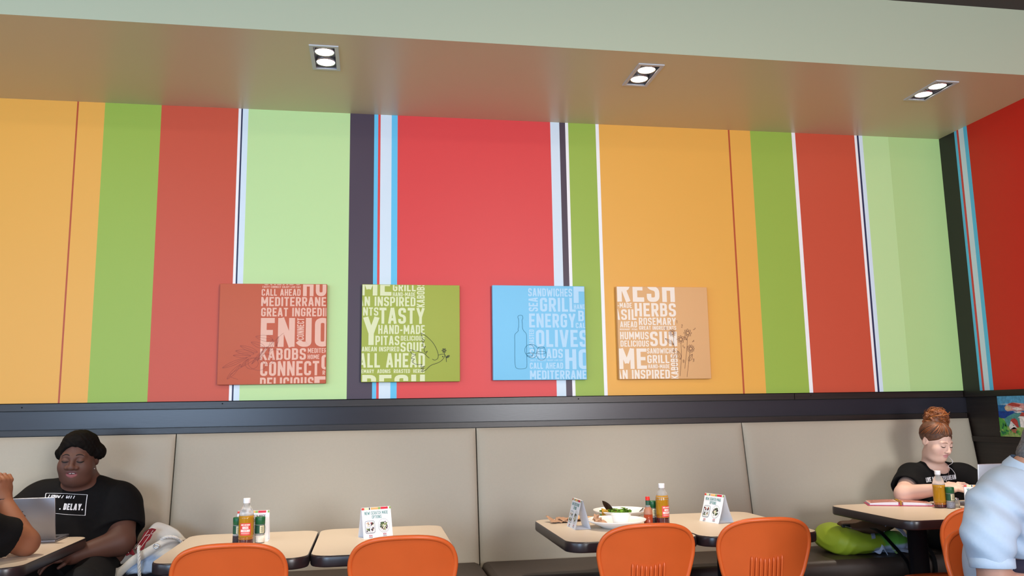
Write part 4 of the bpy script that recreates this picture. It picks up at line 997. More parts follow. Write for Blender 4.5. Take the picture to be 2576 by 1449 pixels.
hand(S, AR[2], (-.85, -.5, -.14), (-.1, -.1, 1), .95, .45, -1); hand(S, AL[2], (.55, -.8, -.08), (0, 0, 1), .95, .35, 1)
def col1(P):
    base = V3(*lin('#573a30')); c = np.repeat(base[None], len(P), 0)
    t = lipmask(hd, P); c = c * (1 - t[:, None]) + V3(*lin('#5c3635'))[None] * t[:, None]; q = hd.loc(P); t = t * np.clip((-.0465 - q[:, 2]) / .003, 0, 1); c = c * (1 - t[:, None]) + V3(*lin('#8a5052'))[None] * t[:, None]
    t2 = np.clip(1 - ((q[:, 0] / .02) ** 2 + ((q[:, 2] + .0464) / .004) ** 2), 0, 1) * (q[:, 1] > .07); c = c * (1 - t2[:, None]) + V3(.03, .01, .01)[None] * t2[:, None]
    return c
S.build('body', (-1.75, -.75, .46), (-1.05, -.12, 1.24), .0036, skin_mat('skin_deep', .55), p1, col1)
S1 = Solid()
S1.ell((X1, -.345, .80), (.232, .148, .212), .06); S1.ell((X1, -.36, .645), (.268, .165, .19), .08); S1.cap((X1 - .165, -.355, .905), (X1 + .16, -.345, .885), .078, .074, .07)
S1.ell((X1, -.345, .955), (.10, .075, .045), .05)
S1.sleeve(AR[0], (-1.176, -.395, .762), .098, .106, .05); S1.sleeve(AL[0], (-1.62, -.455, .815), .092, .092, .05)
S1.cap((-1.175, -.397, .745), (-1.172, -.41, .68), .086, .086, .004, 's')
S1.ell((X1, -.425, .985), (.078, .085, .045), .012, None, 's'); S1.disp = lambda P: fold(P, .0022, .8)
S1.build('t_shirt', (-1.78, -.66, .47), (-1.02, -.14, 1.02), .0052, BLACKTEE, p1)
HAIRK = mat('black_hair', '#0d0a09', rough=.8, spec=.12, noise=.5, nscale=60, bump=.5, bscale=260)
H = Solid(); hd.ell(H, (0, -.016, .045), (.084, .098, .082), .02); hd.ell(H, (0, -.01, .085), (.066, .075, .040), .02)
H.ell((-1.452, -.415, 1.118), (.030, .035, .034), .02); H.ell((-1.288, -.41, 1.122), (.030, .040, .036), .02)
hd.ell(H, (0, .100, -.004), (.074, .078, .076), .016, 's'); hd.ell(H, (0, .02, -.06), (.1, .06, .045), .01, 's')
H.disp = lambda P: .0012 * np.sin(P @ V3(160, 90, 60) + 2 * np.sin(P @ V3(50, 70, 90))) + .0006 * np.sin(P @ V3(80, 300, -190))
H.build('hair', (-1.52, -.58, 1.0), (-1.22, -.28, 1.26), .0036, HAIRK, p1)
BROWK = mat('dark_brow', '#120c0b', rough=.8)
hd.features(S, p1, BROWK, mat('dark_lash', '#0b0808', rough=.7), .0345, .0022, .0045, .004, .0026)
m = MB()
for x0 in (-.0125, .0012):
    for k in (0, 1):
        a = x0 + .0056 * k; m.face([hd.w(a, .0935, -.0432), hd.w(a + .005, .0935, -.0432), hd.w(a + .005, .0930, -.0472), hd.w(a, .0930, -.0472)])
m.build('teeth', mat('tooth', '#d9d3cc', rough=.35), p1)
m = MB(); m.ball((-1.292, -.455, 1.046), .0042, 10); m.build('earring', mat('silver', '#d8dade', rough=.15, metal=.9), p1)
PX = lambda x, z, o=.0015: (x, drop_y(S1, x, z, -.75, 80, o), z)
m = MB(); fx = lambda u, v, o=0: PX(-1.500 + .186 * u + .006 * v, .938 - .012 * u - .092 * v + (-.0 * u), .0015 + o)
def dense(pts, n=10): return [(a[0] + (b[0] - a[0]) * k / n, a[1] + (b[1] - a[1]) * k / n) for a, b in zip(pts, pts[1:]) for k in range(n)] + [pts[-1]]
lines(m, [(dense([(0, 0), (.5, -.03), (1, 0.0), (.985, 1.0), (.5, .96), (0, .93), (0, 0)]), False)], .016, fx, 0, (-1, 2, -1, 2))
m.build('print_frame', TEEINK, p1)
m = MB(); words(m, '. DELAY.', .37, .44, .93, .75, fx, 0, t=.2, slant=.12, clip=(-1, 2, -1, 2)); m.build('print_lettering', TEEINK, p1); m = MB(); words(m, 'FINDS / CITY', .06, -.16, .72, .20, fx, 0, t=.16, slant=.5, clip=(.03, .97, .06, .5)); m.build('print_lettering', TEEINK, p1)
legs(p1, [(X1 - .11, -.36, .575), (X1 + .11, -.36, .575)], [(X1 - .15, -.78, .565), (X1 + .15, -.78, .565)], [(X1 - .15, -.80, .09), (X1 + .15, -.80, .09)], .092)

# --- bun-haired woman
X2 = 3.235
p2 = empty('person', (X2, -.33, 0), 0, 'auburn-haired woman with messy bun, black lettered T-shirt and white earphone cord', 'person')
h2 = Head((3.203, -.405, 1.070), (.20, -.88, -.40), (.02, 0, 1), .93)
S = Solid(); h2.put(S, zf=.84, jaw=1.16, cheek=1.15, nose=1.0, lips=.95, mouth=.0014, double=.9)
S.cap((3.20, -.365, 1.0), (3.225, -.335, .90), .050, .062, .03)
S.ell((X2, -.325, .77), (.165, .105, .17), .06); S.ell((X2, -.33, .62), (.17, .125, .15), .06); S.cap((X2 - .12, -.34, .875), (X2 + .12, -.35, .87), .048, .048, .05)
BL = [(3.075, -.345, .868), (2.935, -.465, .792), (3.050, -.620, .828)]; BR = [(3.395, -.36, .86), (3.455, -.50, .785), (3.325, -.675, .822)]
for A in (BL, BR): S.cap(A[0], A[1], .058, .049, .03); S.cap(A[1], A[2], .049, .028, .02)
hand(S, BL[2], (.80, -.60, .14), (-.25, -.6, 1), 1.0, .5, -1, .45); hand(S, BR[2], (-.6, -.8, .06), (0, -.2, 1), .90, .42, 1)
def col2(P):
    c = np.repeat(V3(*lin('#d8b3a2'))[None], len(P), 0); q = h2.loc(P)
    t = lipmask(h2, P, .021, .012) * .7; c = c * (1 - t[:, None]) + V3(*lin('#b9707a'))[None] * t[:, None]
    for sx in (-1, 1):
        t = np.exp(-(((q[:, 0] - sx * .042) / .02) ** 2 + ((q[:, 2] + .028) / .02) ** 2)) * .22 * (q[:, 1] > .03); c = c * (1 - t[:, None]) + V3(*lin('#d08a84'))[None] * t[:, None]
    return c
S.build('body', (2.85, -.86, .46), (3.55, -.14, 1.17), .0033, skin_mat('skin_fair', .45), p2, col2)
S2 = Solid()
S2.ell((X2, -.325, .77), (.182, .122, .18), .06); S2.ell((X2, -.335, .62), (.19, .145, .16), .07); S2.cap((X2 - .135, -.345, .872), (X2 + .135, -.355, .865), .062, .062, .06); S2.ell((X2 - .01, -.33, .915), (.085, .06, .04), .04)
S2.sleeve(BL[0], (2.975, -.432, .815), .080, .082, .05); S2.sleeve(BR[0], (3.44, -.47, .80), .078, .080, .05)
S2.cap((2.978, -.43, .817), (2.93, -.47, .785), .067, .067, .004, 's')
S2.ell((3.222, -.385, .935), (.068, .078, .050), .012, None, 's'); S2.disp = lambda P: fold(P, .002, .9, 1.0)
S2.build('t_shirt', (2.86, -.56, .47), (3.58, -.14, .98), .0048, BLACKTEE, p2)
PX2 = lambda x, z, o=.0015: (x, min(drop_y(S2, x, z, -.7, 80, o), drop_y(S, x, z, -.7, 80, o)), z)
f2 = lambda u, v, o=0: (lambda x, z: (x, drop_y(S2, x, z, -.7, 80, .0015 + o), z))(3.098 + .190 * u, .872 + .012 * u - .075 * v)
m = MB(); words(m, 'LIVE MEDITERRANEAN', .0, .0, 1.0, .34, f2, 0, t=.19, clip=(-1, 2, -1, 2)); m.build('print_lettering', TEEINK, p2); m = MB()
for st in ([(.55, .52), (.66, .50), (.70, .53), (.60, .72), (.56, .86), (.66, .84)], [(.70, .72), (.74, .66), (.78, .70), (.76, .80), (.71, .80), (.70, .72)], [(.80, .76), (.86, .70), (.84, .66), (.80, .72), (.84, .82), (.89, .76)], [(.80, .56), (.81, .56)], [(.85, .55), (.86, .55)], [(.96, .66), (.91, .70), (.95, .78), (.90, .84)]):
    lines(m, [(smooth_curve(st, False, 3), False)], .022, f2, 0, (-1, 2, -1, 2))
m.build('script_lettering', TEEINK, p2)
HAIRA = mat('auburn_hair', '#7a4524', rough=.42, spec=.5, noise=.35, nscale=30, bump=.5, bscale=160, stretch=(1, 1, .3)); HAIRL = mat('auburn_hair_light', '#a8662f', rough=.4, spec=.5); HAIRD = mat('auburn_hair_roots', '#5a3c2c', rough=.5, spec=.4, noise=.35, nscale=60, bump=.6, bscale=200)
H = Solid(); h2.ell(H, (0, -.016, .042), (.081, .098, .083), .02)
h2.ell(H, (0, .105, -.012), (.072, .082, .085), .012, 's'); h2.ell(H, (0, .03, -.085), (.12, .07, .07), .012, 's')
H.disp = lambda P: .0016 * np.sin((P - h2.c) @ V3(210, 150, -60) + 2.0 * np.sin(P @ V3(40, 70, 90)))
cap_ = H.build('hair', (3.08, -.54, .93), (3.36, -.24, 1.2), .0034, HAIRD, p2)
rr = random.Random(12); bc = Vector((3.246, -.375, 1.208))
B = Solid(); B.ell(bc, (.063, .058, .049), .02); B.ell(bc + Vector((-.012, .0, -.045)), (.060, .062, .035), .04)
B.disp = lambda P: .006 * np.sin(P @ V3(70, 95, 60) + 2 * np.sin(P @ V3(40, -60, 80))) + .0025 * np.sin(P @ V3(240, 180, 150) + 2 * np.sin(P @ V3(90, 60, -70)))
B.build('bun', np.array(bc) - .11, np.array(bc) + .11, .004, HAIRA, cap_)
def lock(pts, r0, m_):
    m = MB(); n = len(pts); m.tube(pts, [r0 * max(.2, math.sin(PI * (.08 + .88 * i / (n - 1))) ** .5) for i in range(n)], 5); m.build('hair_lock', m_, cap_)
for k in range(130):
    ax = Vector((rr.gauss(0, .7), rr.gauss(0, .7), rr.gauss(.5, .6))).normalized(); u = ax.orthogonal().normalized(); v = ax.cross(u); a0 = rr.uniform(0, 6.28); da = rr.uniform(1.2, 2.8); R0 = rr.uniform(.050, .062); off = ax * rr.uniform(-.022, .022); fl = rr.choice((0, .004, .008, .02)); wv = rr.uniform(0, 6); el = rr.uniform(.78, .95)
    pts = [bc + off + (u * math.cos(a0 + da * t) + v * math.sin(a0 + da * t)) * (R0 + fl * t * t + .003 * math.sin(6 * t + wv)) for t in [j / 10 for j in range(11)]]
    lock([Vector((p.x, p.y, bc.z + (p.z - bc.z) * el)) for p in pts], rr.uniform(.0016, .0036), HAIRA if rr.random() < .75 else HAIRL)
for k in range(70):   # combed up from the hairline over the cap to the bun
    az = -2.3 + 4.6 * k / 69 + rr.uniform(-.03, .03); e0_ = (.42 if abs(az) < .8 else .42 - .45 * (abs(az) - .8)) + rr.uniform(-.04, .04); az2 = az * .55 + rr.uniform(-.1, .1)
    pts = []
    for j in range(10):
        t = j / 9; el = e0_ + (1.35 - e0_) * t; a_ = az + (az2 - az) * t; g = 1.025 + .03 * math.sin(PI * t) + rr.uniform(-.004, .004)
        pts.append(Vector(h2.w(.081 * g * math.cos(el) * math.sin(a_), -.016 + .098 * g * math.cos(el) * math.cos(a_), .042 + .083 * g * math.sin(el))))
    lock(pts, rr.uniform(.0022, .0042), HAIRD if rr.random() < .6 else HAIRA)
for p0, p1_, p2_ in (((-.080, -.02, -.03), (-.09, -.06, -.06), (-.07, -.10, -.055)), ((-.078, -.05, -.02), (-.085, -.07, -.05), (-.085, -.085, -.045))):
    a, b, c = (Vector(h2.w(*q)) for q in (p0, p1_, p2_)); m = MB(); m.tube([a * (1 - t) ** 2 + b * 2 * t * (1 - t) + c * t * t for t in [j / 6 for j in range(7)]], .0009, 5); m.build('hair_wisp', HAIRA, cap_)
for k in range(9):    # flyaway ends
    a = rr.uniform(-1.2, 1.8); p0 = bc + Vector((.05 * math.sin(a), -.01, .04 * math.cos(a))); d = Vector((math.sin(a), rr.uniform(-.2, .2), math.cos(a))) * rr.uniform(.015, .03)
    m = MB(); m.tube([p0, p0 + d * .5 + Vector((.003, 0, .002)), p0 + d], [.002, .0012, .0004], 5); m.build('hair_wisp', HAIRA, cap_)
h2.features(S, p2, mat('brown_brow', '#6a4a3c', rough=.8), mat('brown_lash', '#2a1c1a', rough=.7), .0320, .0022, .0035, .0012, .0021)
WIRE = mat('white_cable', '#dfe1e4', rough=.4)
e0 = Vector(h2.w(.074, .012, -.012)); pts = [Vector(h2.w(-.079, .0, -.02)), Vector(h2.w(-.070, .03, -.06)), Vector((3.266, -.452, .958))] + [Vector(PX2(x, z, .003)) for x, z in ((3.276, .93), (3.283, .915), (3.288, .895), (3.288, .878), (3.286, .862))]
m = MB(); m.tube(smooth_curve([tuple(p) for p in pts], False, 4), .0016, 6); m.build('earphone_cord', WIRE, p2)
m = MB(); m.ball(h2.w(-.0795, .008, -.004), .006, 10); m.build('earphone', WIRE, p2)
m = MB(); nk = [PX2(x, z, .002) for x, z in ((3.165, .915), (3.185, .89), (3.205, .868), (3.222, .858), (3.236, .868), (3.252, .89), (3.268, .915))]; m.tube(nk, .0011, 6); nl = m.build('necklace', mat('silver', '#d8dade'), p2)
m = MB(); m.ball(PX2(3.222, .852, .003), (.0045, .003, .006), 8); m.build('pendant', mat('silver', '#d8dade'), nl)
legs(p2, [(X2 - .09, -.36, .565), (X2 + .09, -.36, .565)], [(X2 - .11, -.76, .56), (X2 + .11, -.76, .56)], [(X2 - .11, -.76, .09), (X2 + .11, -.76, .09)], .078)

# --- man in the pale blue polo, leaning over his table
F3 = V3(.5, -.866, 0); R3 = V3(-.866, -.5, 0); B3 = np.stack([R3, F3, V3(0, 0, 1)], 1)
p3 = empty('person', (2.25, -2.06, 0), 0, 'grey-haired man in pale blue polo shirt, hunched forward with his forearm across his lap', 'person')
C3 = V3(2.150, -2.215, .915); SR = V3(1.968, -2.31, .948); SLf = C3 - R3 * .185 + V3(0, 0, .05)
h3 = Head((2.262, -2.262, 1.105), (.55, -.62, -.5), (.1, 0, 1), 1.0)
S = Solid(); h3.put(S, jaw=1.1, cheek=1.0, nose=1.0)
S.cap(h3.w(0, -.03, -.05), (2.17, -2.20, .98), .058, .07, .03); S.ell(C3, (.17, .11, .15), .06, B3); S.ell((2.18, -2.15, .73), (.150, .118, .18), .06, B3); S.cap(SR, SLf, .055, .055, .06)
ER = V3(1.906, -2.375, .722); MR = V3(1.908, -2.36, .872); WR = V3(2.130, -2.465, .715); ELf = SLf + V3(.08, -.02, -.27); WLf = V3(2.34, -2.46, .79)
S.cap(SR, MR, .052, .050, .03); S.cap(MR, ER, .050, .047, .03); S.cap(ER, WR, .048, .034, .02); S.cap(SLf, ELf, .058, .05, .03); S.cap(ELf, WLf, .048, .032, .02)
hand(S, WR, (.95, -.3, -.1), (0, 0, 1), 1.0, .5, -1); hand(S, WLf, (.1, -1, -.02), (0, 0, 1), 1.0, .4, 1)
def col3(P): return np.repeat(V3(*lin('#b08674'))[None], len(P), 0)
S.build('body', (1.82, -2.76, .5), (2.46, -1.95, 1.26), .0046, skin_mat('skin_tan', .5), p3, col3)
POLO = mat('pale_blue_pique', '#abc0d7', rough=.8, spec=.2, bump=.25, bscale=800, noise=.02, nscale=100)
S3 = Solid(); S3.ell(C3, (.188, .130, .165), .07, B3); S3.ell((2.18, -2.15, .72), (.195, .165, .20), .09, B3); S3.ell((2.22, -2.09, .58), (.19, .16, .13), .05, B3); S3.cap(SR - R3 * .03, SLf, .062, .070, .07); S3.ell((2.155, -2.19, .995), (.09, .085, .05), .05, B3)
S3.cap(SR, MR, .068, .066, .05); S3.sleeve(MR, V3(1.904, -2.370, .778), .067, .062, .05)
S3.sleeve(SLf, SLf + (ELf - SLf) * .8, .086, .084, .05)
S3.ell((2.195, -2.235, 1.045), (.08, .08, .05), .012, B3, 's')
S3.sub(lambda P: np.maximum(P[:, 2] - .785, -((P - C3) @ F3 - .0)), (2.2, -2.3, .6), .35, .004)
def disp3(P):
    q = P - SR; d = fold(P, .0028, .75, .6); s = np.clip((q[:, 2] + .30) / .2, 0, 1) * np.exp(-(((P - V3(1.99, -2.34, .90)) ** 2).sum(1)) / .02)
    return d - .006 * s * np.sin(P @ V3(60, -40, 85))
S3.disp = disp3
S3.build('polo_shirt', (1.76, -2.50, .47), (2.48, -1.9, 1.12), .0052, POLO, p3)
m = MB(); rings = []
for k in range(13):    # hem band of the sleeve
    pass
ax_ = (V3(1.904, -2.370, .778) - MR); ax_ /= np.linalg.norm(ax_); o1 = np.cross(ax_, V3(0, 1, 0)); o1 /= np.linalg.norm(o1); o2 = np.cross(ax_, o1)
hemc = V3(1.904, -2.370, .778)
for dz, r in ((-.030, .0625), (-.029, .0650), (-.001, .0640), (.001, .062), (.001, .056)):
    rings.append([tuple(hemc + ax_ * dz + (o1 * math.cos(2 * PI * k / 40) + o2 * math.sin(2 * PI * k / 40)) * r) for k in range(40)])
m.loft(rings, 0, True, False); m.build('sleeve_hem', POLO, p3)
NC = V3(2.200, -2.215, 1.066); m = MB(); tops = []; outs = []
for k in range(19):
    a = PI * (-.93 + 1.86 * k / 18); d = -F3 * math.cos(a) + R3 * math.sin(a); fr = (1 - math.cos(a)) / 2
    tops.append(NC + d * .066 + V3(0, 0, .040 - .055 * fr) + F3 * .02); outs.append(NC + d * (.108 + .02 * fr) + V3(0, 0, -.026 - .085 * fr ** 1.5) + F3 * .015)
rg = [[tuple(p) for p in r] for r in (tops, [(a + b) / 2 + V3(0, 0, .012) for a, b in zip(tops, outs)], outs)]
m.loft(rg, 0, False, False); m.loft([[(x, y, z - .004) for x, y, z in r] for r in reversed(rg)], 0, False, False); m.build('collar', POLO, p3)
HAIRG = mat('grey_hair', '#5f6266', rough=.6, noise=.4, nscale=120, bump=.6, bscale=300)
H = Solid(); h3.ell(H, (0, -.014, .036), (.079, .097, .086), .02); h3.ell(H, (0, -.055, -.03), (.060, .045, .045), .02); h3.ell(H, (0, .10, -.01), (.075, .085, .08), .012, 's'); h3.ell(H, (0, .045, -.09), (.12, .06, .07), .012, 's')
H.disp = lambda P: .0012 * np.sin(P @ V3(300, 220, 160) + 2 * np.sin(P @ V3(90, 120, -140))); H.build('hair', (2.08, -2.42, .98), (2.42, -2.08, 1.28), .0042, HAIRG, p3)
legs(p3, [(2.20, -2.13, .55), (2.33, -2.07, .55)], [(2.33, -2.52, .55), (2.50, -2.45, .55)], [(2.33, -2.50, .09), (2.52, -2.44, .09)], .078, mat('plum_trousers', '#231c33', rough=.75), ((2.18, -2.15, .70), (.182, .152, .19), B3))

# --- person with the elbow on the laptop table, mostly outside the frame
p4 = empty('person', (-1.80, -1.50, 0), 0, 'mostly unseen person in black sleeve resting an elbow on the laptop table', 'person')
SA = V3(-1.62, -1.40, .955); EA = V3(-1.352, -1.055, .797); WA = V3(-1.470, -.99, .955)
h4 = Head((-1.66, -1.08, 1.10), (.62, .72, -.25), (0, 0, 1), 1.0)
S = Solid(); h4.put(S, jaw=1.1, cheek=1.1); S.cap(h4.w(0, -.03, -.05), (-1.76, -1.36, .98), .055, .065, .03)
S.ell((-1.82, -1.44, .78), (.17, .15, .22), .06); S.cap(SA, (-1.98, -1.48, .95), .06, .06, .05); S.cap(SA, EA, .064, .050, .03); S.cap(EA, WA, .050, .031, .018)
S.cap((-1.98, -1.48, .95), (-2.02, -1.2, .80), .06, .05, .03); S.cap((-2.02, -1.2, .80), (-1.82, -1.08, .80), .05, .03, .02); hand(S, (-1.82, -1.08, .80), (.8, .55, -.1), (0, 0, 1), .95, .4, 1)
hand(S, WA, (.02, .02, 1), (.85, -.45, .0), .95, 1.25, -1)
def col4(P): return np.repeat(V3(*lin('#8a5a42'))[None], len(P), 0)
S.build('body', (-2.12, -1.66, .5), (-1.26, -.90, 1.25), .0046, skin_mat('skin_brown', .5), p4, col4)
S4 = Solid(); S4.ell((-1.82, -1.44, .77), (.19, .17, .23), .07); S4.ell((-1.84, -1.46, .60), (.19, .17, .14), .07); S4.cap(SA + V3(-.02, 0, -.005), (-1.98, -1.48, .945), .078, .076, .06)
S4.sleeve(SA, SA + (EA - SA) * .84, .088, .078, .05); S4.sleeve((-1.98, -1.48, .95), (-2.01, -1.25, .82), .08, .078, .05)
S4.ell((-1.76, -1.36, 1.01), (.075, .075, .05), .01, None, 's'); S4.disp = lambda P: fold(P, .002, .9, 2.0); S4.build('black_top', (-2.14, -1.68, .47), (-1.3, -1.02, 1.06), .0042, BLACKTEE, p4)
H = Solid(); h4.ell(H, (0, -.02, .04), (.085, .10, .088), .02); h4.cap(H, (0, -.075, -.02), (0, -.08, -.15), .06, .05, .03); h4.ell(H, (0, .10, -.01), (.075, .085, .08), .012, 's'); H.build('hair', (-1.95, -1.35, .85), (-1.45, -.9, 1.28), .006, HAIRK, p4)
m = MB(); m.tube([WA + V3(.0, 0, -.006), WA + V3(0, 0, .012)], .034, 16); m.build('wristband', mat('black_band', '#101012', rough=.6), p4)
legs(p4, [(-1.90, -1.48, .55), (-1.74, -1.52, .55)], [(-1.80, -1.12, .56), (-1.60, -1.16, .56)], [(-1.80, -1.10, .09), (-1.60, -1.14, .09)], .08)
for p in (p1, p2, p3, p4):
    inv = Matrix.Translation(p.location).inverted()
    for c in p.children: c.matrix_parent_inverse = inv

# ------------------------------------------------------------------ tote bag on the bench
DENIM = mat('tote_canvas', '#c9c4bb', rough=.85, spec=.2, noise=.06, nscale=15, bump=.3, bscale=500); DENB = mat('tote_blue_wash', '#8da2bd', rough=.85, spec=.2, noise=.08, nscale=15, bump=.3, bscale=500); NAVYC = mat('tote_navy', '#0d0f17', rough=.8)
PLAID = mat('plaid_red', '#7c1620', rough=.85, noise=.25, nscale=40); PLAIDW = mat('plaid_line', '#c9b9b4', rough=.85); ROPE = mat('cotton_rope', '#d3d0cb', rough=.85)
bag = empty('tote_bag', (-1.02, -.42, .488), 0, 'slouching off-white tote bag with rope handles and red plaid lining', 'bag')
rim = smooth_curve([(-1.192, -.46, .602), (-1.155, -.512, .592), (-1.085, -.540, .640), (-1.00, -.535, .690), (-.94, -.515, .720), (-.888, -.465, .712), (-.892, -.385, .704), (-.935, -.335, .735), (-1.005, -.330, .767), (-1.040, -.345, .765), (-1.085, -.37, .70), (-1.135, -.395, .655), (-1.180, -.42, .618)], True, 5)
rim = np.array(rim); NR = len(rim); cen = np.array((-1.02, -.43, 0)); outd = rim - cen; outd[:, 2] = 0; outd /= np.linalg.norm(outd, axis=1)[:, None]
bot = np.stack([-1.015 + .150 * outd[:, 0] * 1.0, -.42 + .135 * outd[:, 1], np.full(NR, .489)], 1)
cuff = np.clip(.030 + .055 * (-.93 - rim[:, 0]) / .26, .02, .085)[:, None]; zed = np.array((0, 0, 1.0))
lo_ = rim - zed * cuff * .75; lo_[:, 2] = np.maximum(lo_[:, 2], .50)
def between(t): q = rim * (1 - t) + bot * t; q = q + outd * (.030 * math.sin(PI * t)); q[:, 2] = (rim[:, 2] - cuff[:, 0] * .8) * (1 - t) + .489 * t; return q
RG = [bot * .3 + (rim - outd * .05) * .7 - zed * .10, rim - outd * .030 - zed * .05, rim - outd * .012 - zed * .012, rim - outd * .004 + zed * .002, rim + outd * .004 + zed * .002, rim + outd * .011 - zed * .010, rim * .5 + lo_ * .5 + outd * .016, lo_ + outd * .014, lo_ + outd * .006 - zed * .004]
RG += [between(.06 + .94 * k / 16) for k in range(17)] + [bot * .5 + cen * .5 + zed * .2445]
BV = np.concatenate(RG); BV = BV + np.stack([fold(BV, .003, .8, .3), fold(BV, .003, .8, 1.3), .6 * fold(BV, .003, .9, 2.3)], 1) * (BV[:, 2:3] > .50)
BV[:, 2] = np.maximum(BV[:, 2], .489)
BF = [(i * NR + j, i * NR + (j + 1) % NR, (i + 1) * NR + (j + 1) % NR, (i + 1) * NR + j) for i in range(len(RG) - 1) for j in range(NR)]
def colb(P):
    c = np.repeat(V3(*lin('#cbc6bd'))[None], len(P), 0); z = P[:, 2] + .012 * np.sin(P[:, 0] * 20)
    b = np.clip((.650 - z) / .02, 0, 1) * (np.arange(len(P)) >= 8 * NR); c = c * (1 - b[:, None]) + V3(*lin('#8fa3bf'))[None] * b[:, None]
    n = np.clip((.580 - P[:, 2]) / .004, 0, 1) * (np.arange(len(P)) >= 8 * NR); c = c * (1 - n[:, None]) + V3(*lin('#0d0f17'))[None] * n[:, None]
    w = np.clip((.552 - P[:, 2]) / .003, 0, 1) * np.clip((P[:, 2] - .528) / .003, 0, 1) * (np.arange(len(P)) >= 8 * NR); c = c * (1 - w[:, None]) + V3(*lin('#b4b9c4'))[None] * w[:, None]
    return c
m = MB(); m.mesh(BV, BF, 0, True); o = m.build('bag_body', mat('tote_cloth', '#c9c4bb', rough=.85, spec=.2, attr='Col', bump=.3, bscale=500, noise=.06, nscale=20), bag)
cc = np.ones((len(BV), 4), np.float32); cc[:, :3] = colb(BV); o.data.color_attributes.new('Col', 'FLOAT_COLOR', 'POINT').data.foreach_set('color', cc.ravel())
def rope(pts, r=.0068, turns=70):
    pts = [Vector(p) for p in smooth_curve(pts, False, 8)]; m = MB(); n = len(pts)
    for s in range(3):
        q = []
        for i, p in enumerate(pts):
            t = (pts[min(i + 1, n - 1)] - pts[max(i - 1, 0)]).normalized(); u = t.orthogonal().normalized(); v = t.cross(u); a = 2 * PI * s / 3 + i * .75; q.append(p + (u * math.cos(a) + v * math.sin(a)) * r * .55)
        m.tube(q, r * .62, 6)
    return m
rope([(-1.052, -.535, .690), (-1.046, -.572, .684), (-1.040, -.585, .65), (-1.036, -.588, .60), (-1.032, -.588, .56), (-1.028, -.585, .52), (-1.02, -.58, .494)]).build('rope_handle', ROPE, bag)
rope([(-.965, -.520, .712), (-.94, -.528, .726), (-.905, -.515, .722), (-.880, -.49, .70), (-.868, -.47, .66)]).build('rope_handle', ROPE, bag)
m = MB()
def cloth(p, q, w, n=8):
    p, q, w = Vector(p), Vector(q), Vector(w); vv = []
    for i in range(n + 1):
        for j in range(5): t = i / n; vv.append(p + (q - p) * t + w * (j / 4 - .5) + Vector((0, -.008 * math.sin(j * 2.1 + i), .006 * math.sin(i * 1.7 + j))))
    return vv, [(i * 5 + j, i * 5 + j + 1, i * 5 + j + 6, i * 5 + j + 5) for i in range(n) for j in range(4)]
vv, ff = cloth((-1.035, -.40, .748), (-1.075, -.47, .665), (.05, -.01, .012)); m.mesh(vv, ff); pl = m.build('plaid_lining', PLAID, bag)
m = MB(); vv, ff = cloth((-1.150, -.45, .705), (-1.10, -.48, .645), (.035, -.01, .015)); m.mesh(vv, ff); m.build('plaid_lining', PLAID, bag)
m = MB()
for a, b in (((-1.045, -.412, .745), (-1.085, -.482, .672)), ((-1.025, -.41, .745), (-1.064, -.482, .670)), ((-1.06, -.425, .722), (-1.02, -.425, .732)), ((-1.15, -.46, .70), (-1.11, -.487, .655))): m.tube([a, b], .0016, 5)
m.build('plaid_stripe', PLAIDW, pl)
m = MB(); m.tube([(-.975 + .012 * math.cos(a), -.548, .690 + .009 * math.sin(a)) for a in [2 * PI * k / 14 for k in range(14)]], .003, 6, 0, True); m.build('eyelet', mat('silver', '#d8dade'), bag)

# ------------------------------------------------------------------ backpack and brown bag under the binder table
LIME = mat('lime_nylon', '#9bb52a', rough=.5, spec=.4, noise=.08, nscale=10, bump=.3, bscale=300); LGREY = mat('grey_strap', '#aab3c8', rough=.7); BLK = mat('black_strap', '#0c0c0e', rough=.5)
bp_ = empty('backpack', (2.70, -.42, .487), 0, 'lime-green backpack with grey straps lying on the bench seat under the binder table', 'backpack')
K = Solid(); K.ell((2.535, -.40, .560), (.105, .14, .080), .03); K.ell((2.66, -.43, .535), (.18, .14, .058), .05); K.ell((2.84, -.44, .535), (.14, .12, .058), .03); K.cut((0, 0, -1), (0, 0, .489)); K.disp = lambda P: fold(P, .0045, .6, .9) + .003 * np.abs(np.sin(P @ V3(30, 22, -60) + 2.5 * np.sin(P @ V3(18, -12, 9))))
def colk(P):
    c = np.repeat(V3(*lin('#93a92c'))[None], len(P), 0); g = np.clip((P[:, 0] - 2.73) / .02, 0, 1); c = c * (1 - g[:, None]) + V3(*lin('#5f9a3a'))[None] * g[:, None]
    b = np.clip((.535 - P[:, 2] + .10 * (P[:, 0] - 2.74)) / .01, 0, 1) * np.clip((P[:, 0] - 2.66) / .02, 0, 1); c = c * (1 - b[:, None]) + V3(*lin('#9aa6bb'))[None] * b[:, None]
    return c
K.build('bag_body', (2.40, -.62, .47), (3.02, -.2, .70), .0055, mat('nylon', '#9bb52a', rough=.5, spec=.4, attr='Col', bump=.25, bscale=400), bp_, colk)
def on(x, y): # top of the backpack
    z = .72
    for _ in range(80):
        d = K.ev(np.array([[x, y, z]]))[0]
        if d < .001: break
        z -= max(d * .8, .001)
    return z + .003
m = MB(); m.ribbon([(x, y, on(x, y)) for x, y in ((2.76, -.40), (2.74, -.44), (2.715, -.48), (2.695, -.515), (2.68, -.54))], (.016, .008, 0)); m.build('strap', LGREY, bp_)
m = MB(); m.ribbon(smooth_curve([(2.795, -.47, .60), (2.80, -.48, .632), (2.83, -.49, .635), (2.865, -.51, .605), (2.885, -.53, .56), (2.87, -.55, .525)], False, 4), (.012, .010, .006)); m.build('strap', LGREY, bp_)
